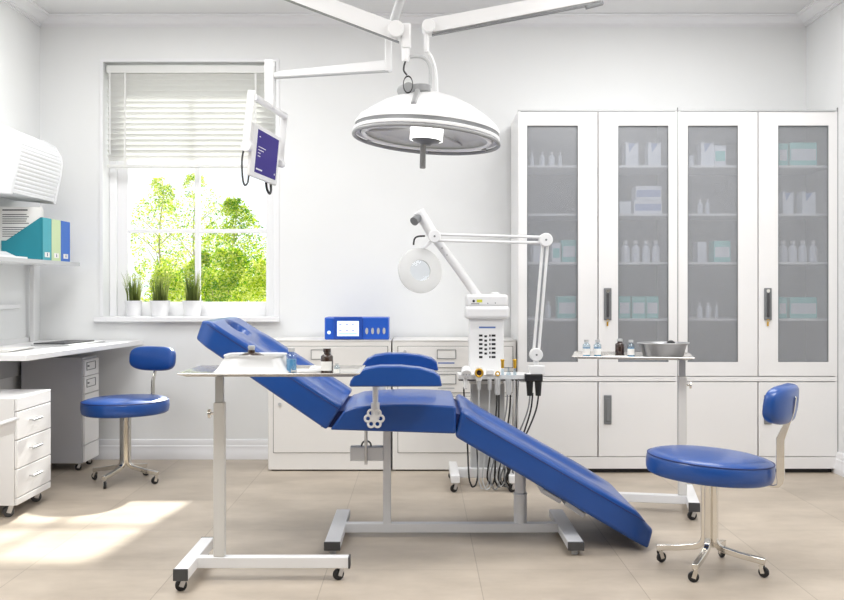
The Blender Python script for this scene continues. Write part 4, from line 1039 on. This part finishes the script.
# arm swivel
B().box(Q(401.5, 0).x, Q(411, 0).x, dl-.025, dl+.02, Q(0, 49).z, Q(0, 24).z).done('swivel_block', 'white', sl, bevel=.008, seg=3)
B().cyl(Q(405.8, 48), Q(405.8, 60), .019, n=24).cyl(Q(405.8, 60), Q(405.8, 61.5), .017, n=24).done('swivel_sleeve', 'white', sl)
B().cyl((Q(396, 31).x, dl-.05, Q(396, 31).z), (Q(396, 31).x, dl+.03, Q(396, 31).z), .037, n=28).done('elbow_disc', 'white', sl, bevel=.004)
B().obox(Q(399, 33.5), Q(280, -11.5), .034, .078, up=(0, 0, 1)).done('left_spring_arm', 'white', sl, bevel=.005)
B().obox(Q(399, 42.3), Q(280, -2.7), .032, .005, up=(0, 0, 1)).done('arm_cover_strip', 'grey', sl)
B().tube([Q(405.5, 61), Q(404, 66), Q(404, 71), Q(407, 75)], .004, n=8).torus(Q(408, 84.5, 4.32), .036, .0036, M4=Mf @ Matrix.Scale(.56, 4, (1, 0, 0)), n=28, m=8).done('cable_loop', 'black', sl)
B().cyl((Q(428.5, 28, 4.55).x, 4.50, Q(428.5, 28, 4.55).z), (Q(428.5, 28, 4.55).x, 4.6, Q(428.5, 28, 4.55).z), .030, n=28).done('elbow_disc', 'white', sl, bevel=.004)
B().obox(Q(427.5, 27, 4.55)+Vector((0, 0, .0)), Q(600, -6, 4.55), .034, .066, up=(0, 0, 1)).done('right_spring_arm', 'white', sl, bevel=.005)
B().obox(Q(432, 35.2, 4.55), Q(587, 5.8, 4.55), .032, .005, up=(0, 0, 1)).obox(Q(586, 7.3, 4.55), Q(603, 3, 4.55), .03, .014, up=(0, 0, 1)).done('arm_cover_strip', 'grey', sl)
B().cyl(Q(426.5, 30, 4.55), Q(426.5, 52, 4.55), .012, n=16).done('swivel_sleeve', 'white', sl)
# off-frame linkage to the ceiling plate
e1 = Q(280, -11.5); e2 = Q(600, -6, 4.55)
hub = Vector((.02, 4.62, 2.72))
B().cyl(e1+Vector((0, 0, -.02)), e1+Vector((0, 0, .14)), .035, n=20).obox(e1+Vector((0, 0, .12)), hub+Vector((0, 0, .07)), .07, .07).done('horizontal_arm', 'white', sl, bevel=.006)
B().cyl(e2+Vector((0, 0, -.02)), e2+Vector((0, 0, .16)), .035, n=20).obox(e2+Vector((0, 0, .14)), hub+Vector((0, 0, -.01)), .07, .07).done('horizontal_arm', 'white', sl, bevel=.006)
B().cyl(hub+Vector((0, 0, -.06)), hub+Vector((0, 0, .2)), .06, n=28).lathe([(.06, .19), (.16, .2), (.18, .25), (0, .25)], hub, n=36).done('ceiling_mount', 'white', sl)

# ------------------------------------------------------------------ hanging monitor
mo = thing('hanging_monitor', 'small monitor with purple screen hanging before the blind', 'monitor', (-.73, 4.73, 1.77))
TLn = Vector((-.7425, 4.5, 1.895)); BLn = Vector((-.7695, 4.5, 1.6585)); TRf = Vector((-.689, 4.96, 1.896)); BRf = Vector((-.709, 4.96, 1.656))
ux = ((TRf-TLn)+(BRf-BLn)).normalized(); uz = ((TLn-BLn)+(TRf-BRf)); uz = (uz-ux*uz.dot(ux)).normalized(); un = ux.cross(uz)  # towards room
if un.x < 0: un = -un
mc = (TLn+BLn+TRf+BRf)/4
MM = Matrix(((ux.x, uz.x, un.x, mc.x), (ux.y, uz.y, un.y, mc.y), (ux.z, uz.z, un.z, mc.z), (0, 0, 0, 1)))
def mbox(b, u0, u1, v0, v1, w0, w1):
    k = len(b.bm.verts); b.box(u0, u1, v0, v1, w0, w1); b.bm.verts.ensure_lookup_table()
    for v in b.bm.verts[k:]: v.co = MM @ v.co
    return b
mbox(B(), -.231, .231, -.120, .120, -.016, 0).done('monitor_case', 'plastic', mo, bevel=.005, seg=3)
scn = mbox(B(), -.165, .190, -.096, .100, 0, .0015).done('screen', 'purple', mo)
mbox(B(), -.14, -.12, .068, .072, .0015, .002).done('screen_heading', 'white', scn)
for k, l in enumerate((.12, .09, .04, .04)): mbox(B(), -.14, -.14+l, .022-k*.014, .0255-k*.014, .0015, .002).done('text_line', 'white', scn)
mbox(B(), -.15, -.05, -.082, -.075, .0015, .002).done('screen_footer', 'white', scn); mbox(B(), .155, .17, -.076, -.068, .0015, .002).done('screen_icon', 'white', scn)
def yp(u, v, w=-.02): return MM @ Vector((u, v, w))
n_top = Vector((-.745, 4.475, 2.005)); f_top = Vector((-.675, 4.985, 2.008))
b = B().obox(n_top+Vector((-.008, 0, .03)), Vector((-.782, 4.478, 1.765)), .012, .034, up=(1, 0, 0)); b.done('yoke_arm', 'white', mo, bevel=.003)
B().obox(f_top+Vector((0, 0, .01)), Vector((-.70, 4.982, 1.765)), .010, .036, up=(1, 0, 0)).done('yoke_arm', 'white', mo, bevel=.003)
B().cyl(n_top, f_top, .017, n=18).done('yoke_bar', 'white', mo)
B().cyl((-.778, 4.462, 1.785), (-.77, 4.50, 1.785), .025, n=24).done('pivot_knob', 'white', mo, bevel=.003)
B().cyl((-.70, 4.957, 1.77), (-.69, 5.005, 1.77), .02, n=20).done('pivot_knob', 'white', mo, bevel=.003)
B().tube([yp(-.225, .02, -.036), yp(-.236, -.05, -.04), yp(-.236, -.13, -.03), yp(-.226, -.165, -.02), yp(-.20, -.15, -.015), yp(-.195, -.118, -.015)], .0045, n=8).done('cable', 'dgrey', mo)
B().tube([yp(.09, -.118, -.015), yp(.10, -.15, -.01), yp(.135, -.168, -.005), yp(.17, -.15, -.01), yp(.175, -.118, -.015)], .006, n=8).done('cable', 'black', mo)
cm = (n_top+f_top)/2
B().box(cm.x-.022, cm.x+.022, cm.y-.028, cm.y+.028, cm.z-.01, 2.225).done('drop_column', 'white', mo, bevel=.005)
be = Vector(((388.5-CX)*4.63/F, 4.63, 2.175))
b = B(); 
s0 = Vector((cm.x, cm.y, 2.155))
dv = (be-s0).normalized(); sd = Vector((-dv.y, dv.x, 0)).normalized()*.018
vs = [b.bm.verts.new(p+q+Vector((0, 0, h_))) for p, lo, hi in ((s0, -.012, .010), (be, -.02, .03)) for q in (sd, -sd) for h_ in (lo, hi)]
for f_ in ((0, 1, 3, 2), (4, 6, 7, 5), (0, 4, 5, 1), (2, 3, 7, 6), (0, 2, 6, 4), (1, 5, 7, 3)): b._f([vs[k] for k in f_])
b.done('boom', 'white', mo, bevel=.003)
B().obox(s0+Vector((0, 0, -.0135)), be+Vector((0, 0, -.0215)), .036, .004, up=(0, 0, 1)).done('boom_cover_strip', 'lgrey', mo)
B().box(be.x-.016, be.x+.016, be.y-.02, be.y+.02, 2.152, 2.33).done('boom_post', 'white', mo, bevel=.005)
B().cyl((be.x, 4.63, 2.31), (-.035, 4.63, 2.66), .020, n=18).done('riser_arm', 'lgrey', mo)

# ------------------------------------------------------------------ lights, world, camera
wd = bpy.data.worlds.new('sky'); bpy.context.scene.world = wd; wd.use_nodes = True
bg = wd.node_tree.nodes['Background']; bg.inputs['Color'].default_value = (.93, .97, 1, 1); bg.inputs['Strength'].default_value = 1.5
sun = bpy.data.lights.new('sun', 'SUN'); sun.energy = 11; sun.angle = math.radians(2.2); sun.color = (1, .96, .88)
so = bpy.data.objects.new('sun', sun); C.objects.link(so)
so.rotation_euler = Vector((-.12, -1, -.74)).to_track_quat('-Z', 'Y').to_euler(); so.location = (0, 20, 12)
def area(x, y, sx, sy, e, col=(1, 1, 1)):  # unseen area lights added below the ceiling as soft fill
    l = bpy.data.lights.new('ceiling_fill_light', 'AREA'); l.shape = 'RECTANGLE'; l.size = sx; l.size_y = sy; l.energy = e; l.color = col
    o = bpy.data.objects.new('ceiling_fill_light', l); C.objects.link(o); o.location = (x, y, H-.02)
for x in (-1.4, 1.4):
    for y, e in ((.3, 12), (3.0, 51), (5.2, 33)):  # front pair added to brighten the cabinet fronts
        area(x, y, 1.2, 1.2, e, (1, 1, .99))
cam = bpy.data.cameras.new('camera'); co = bpy.data.objects.new('camera', cam); C.objects.link(co)
co.location = (0, 0, EYE); co.rotation_euler = (PI/2, 0, 0)
cam.sensor_width = 36; cam.lens = 36*F/844; cam.shift_x = 2/844; cam.shift_y = -12/844
cam.clip_start = .05
sc = bpy.context.scene; sc.camera = co
sc.view_settings.view_transform = 'Standard'; sc.view_settings.look = 'None'; sc.view_settings.exposure = 0.04; sc.view_settings.gamma = 1; sc.view_settings.use_curve_mapping = False
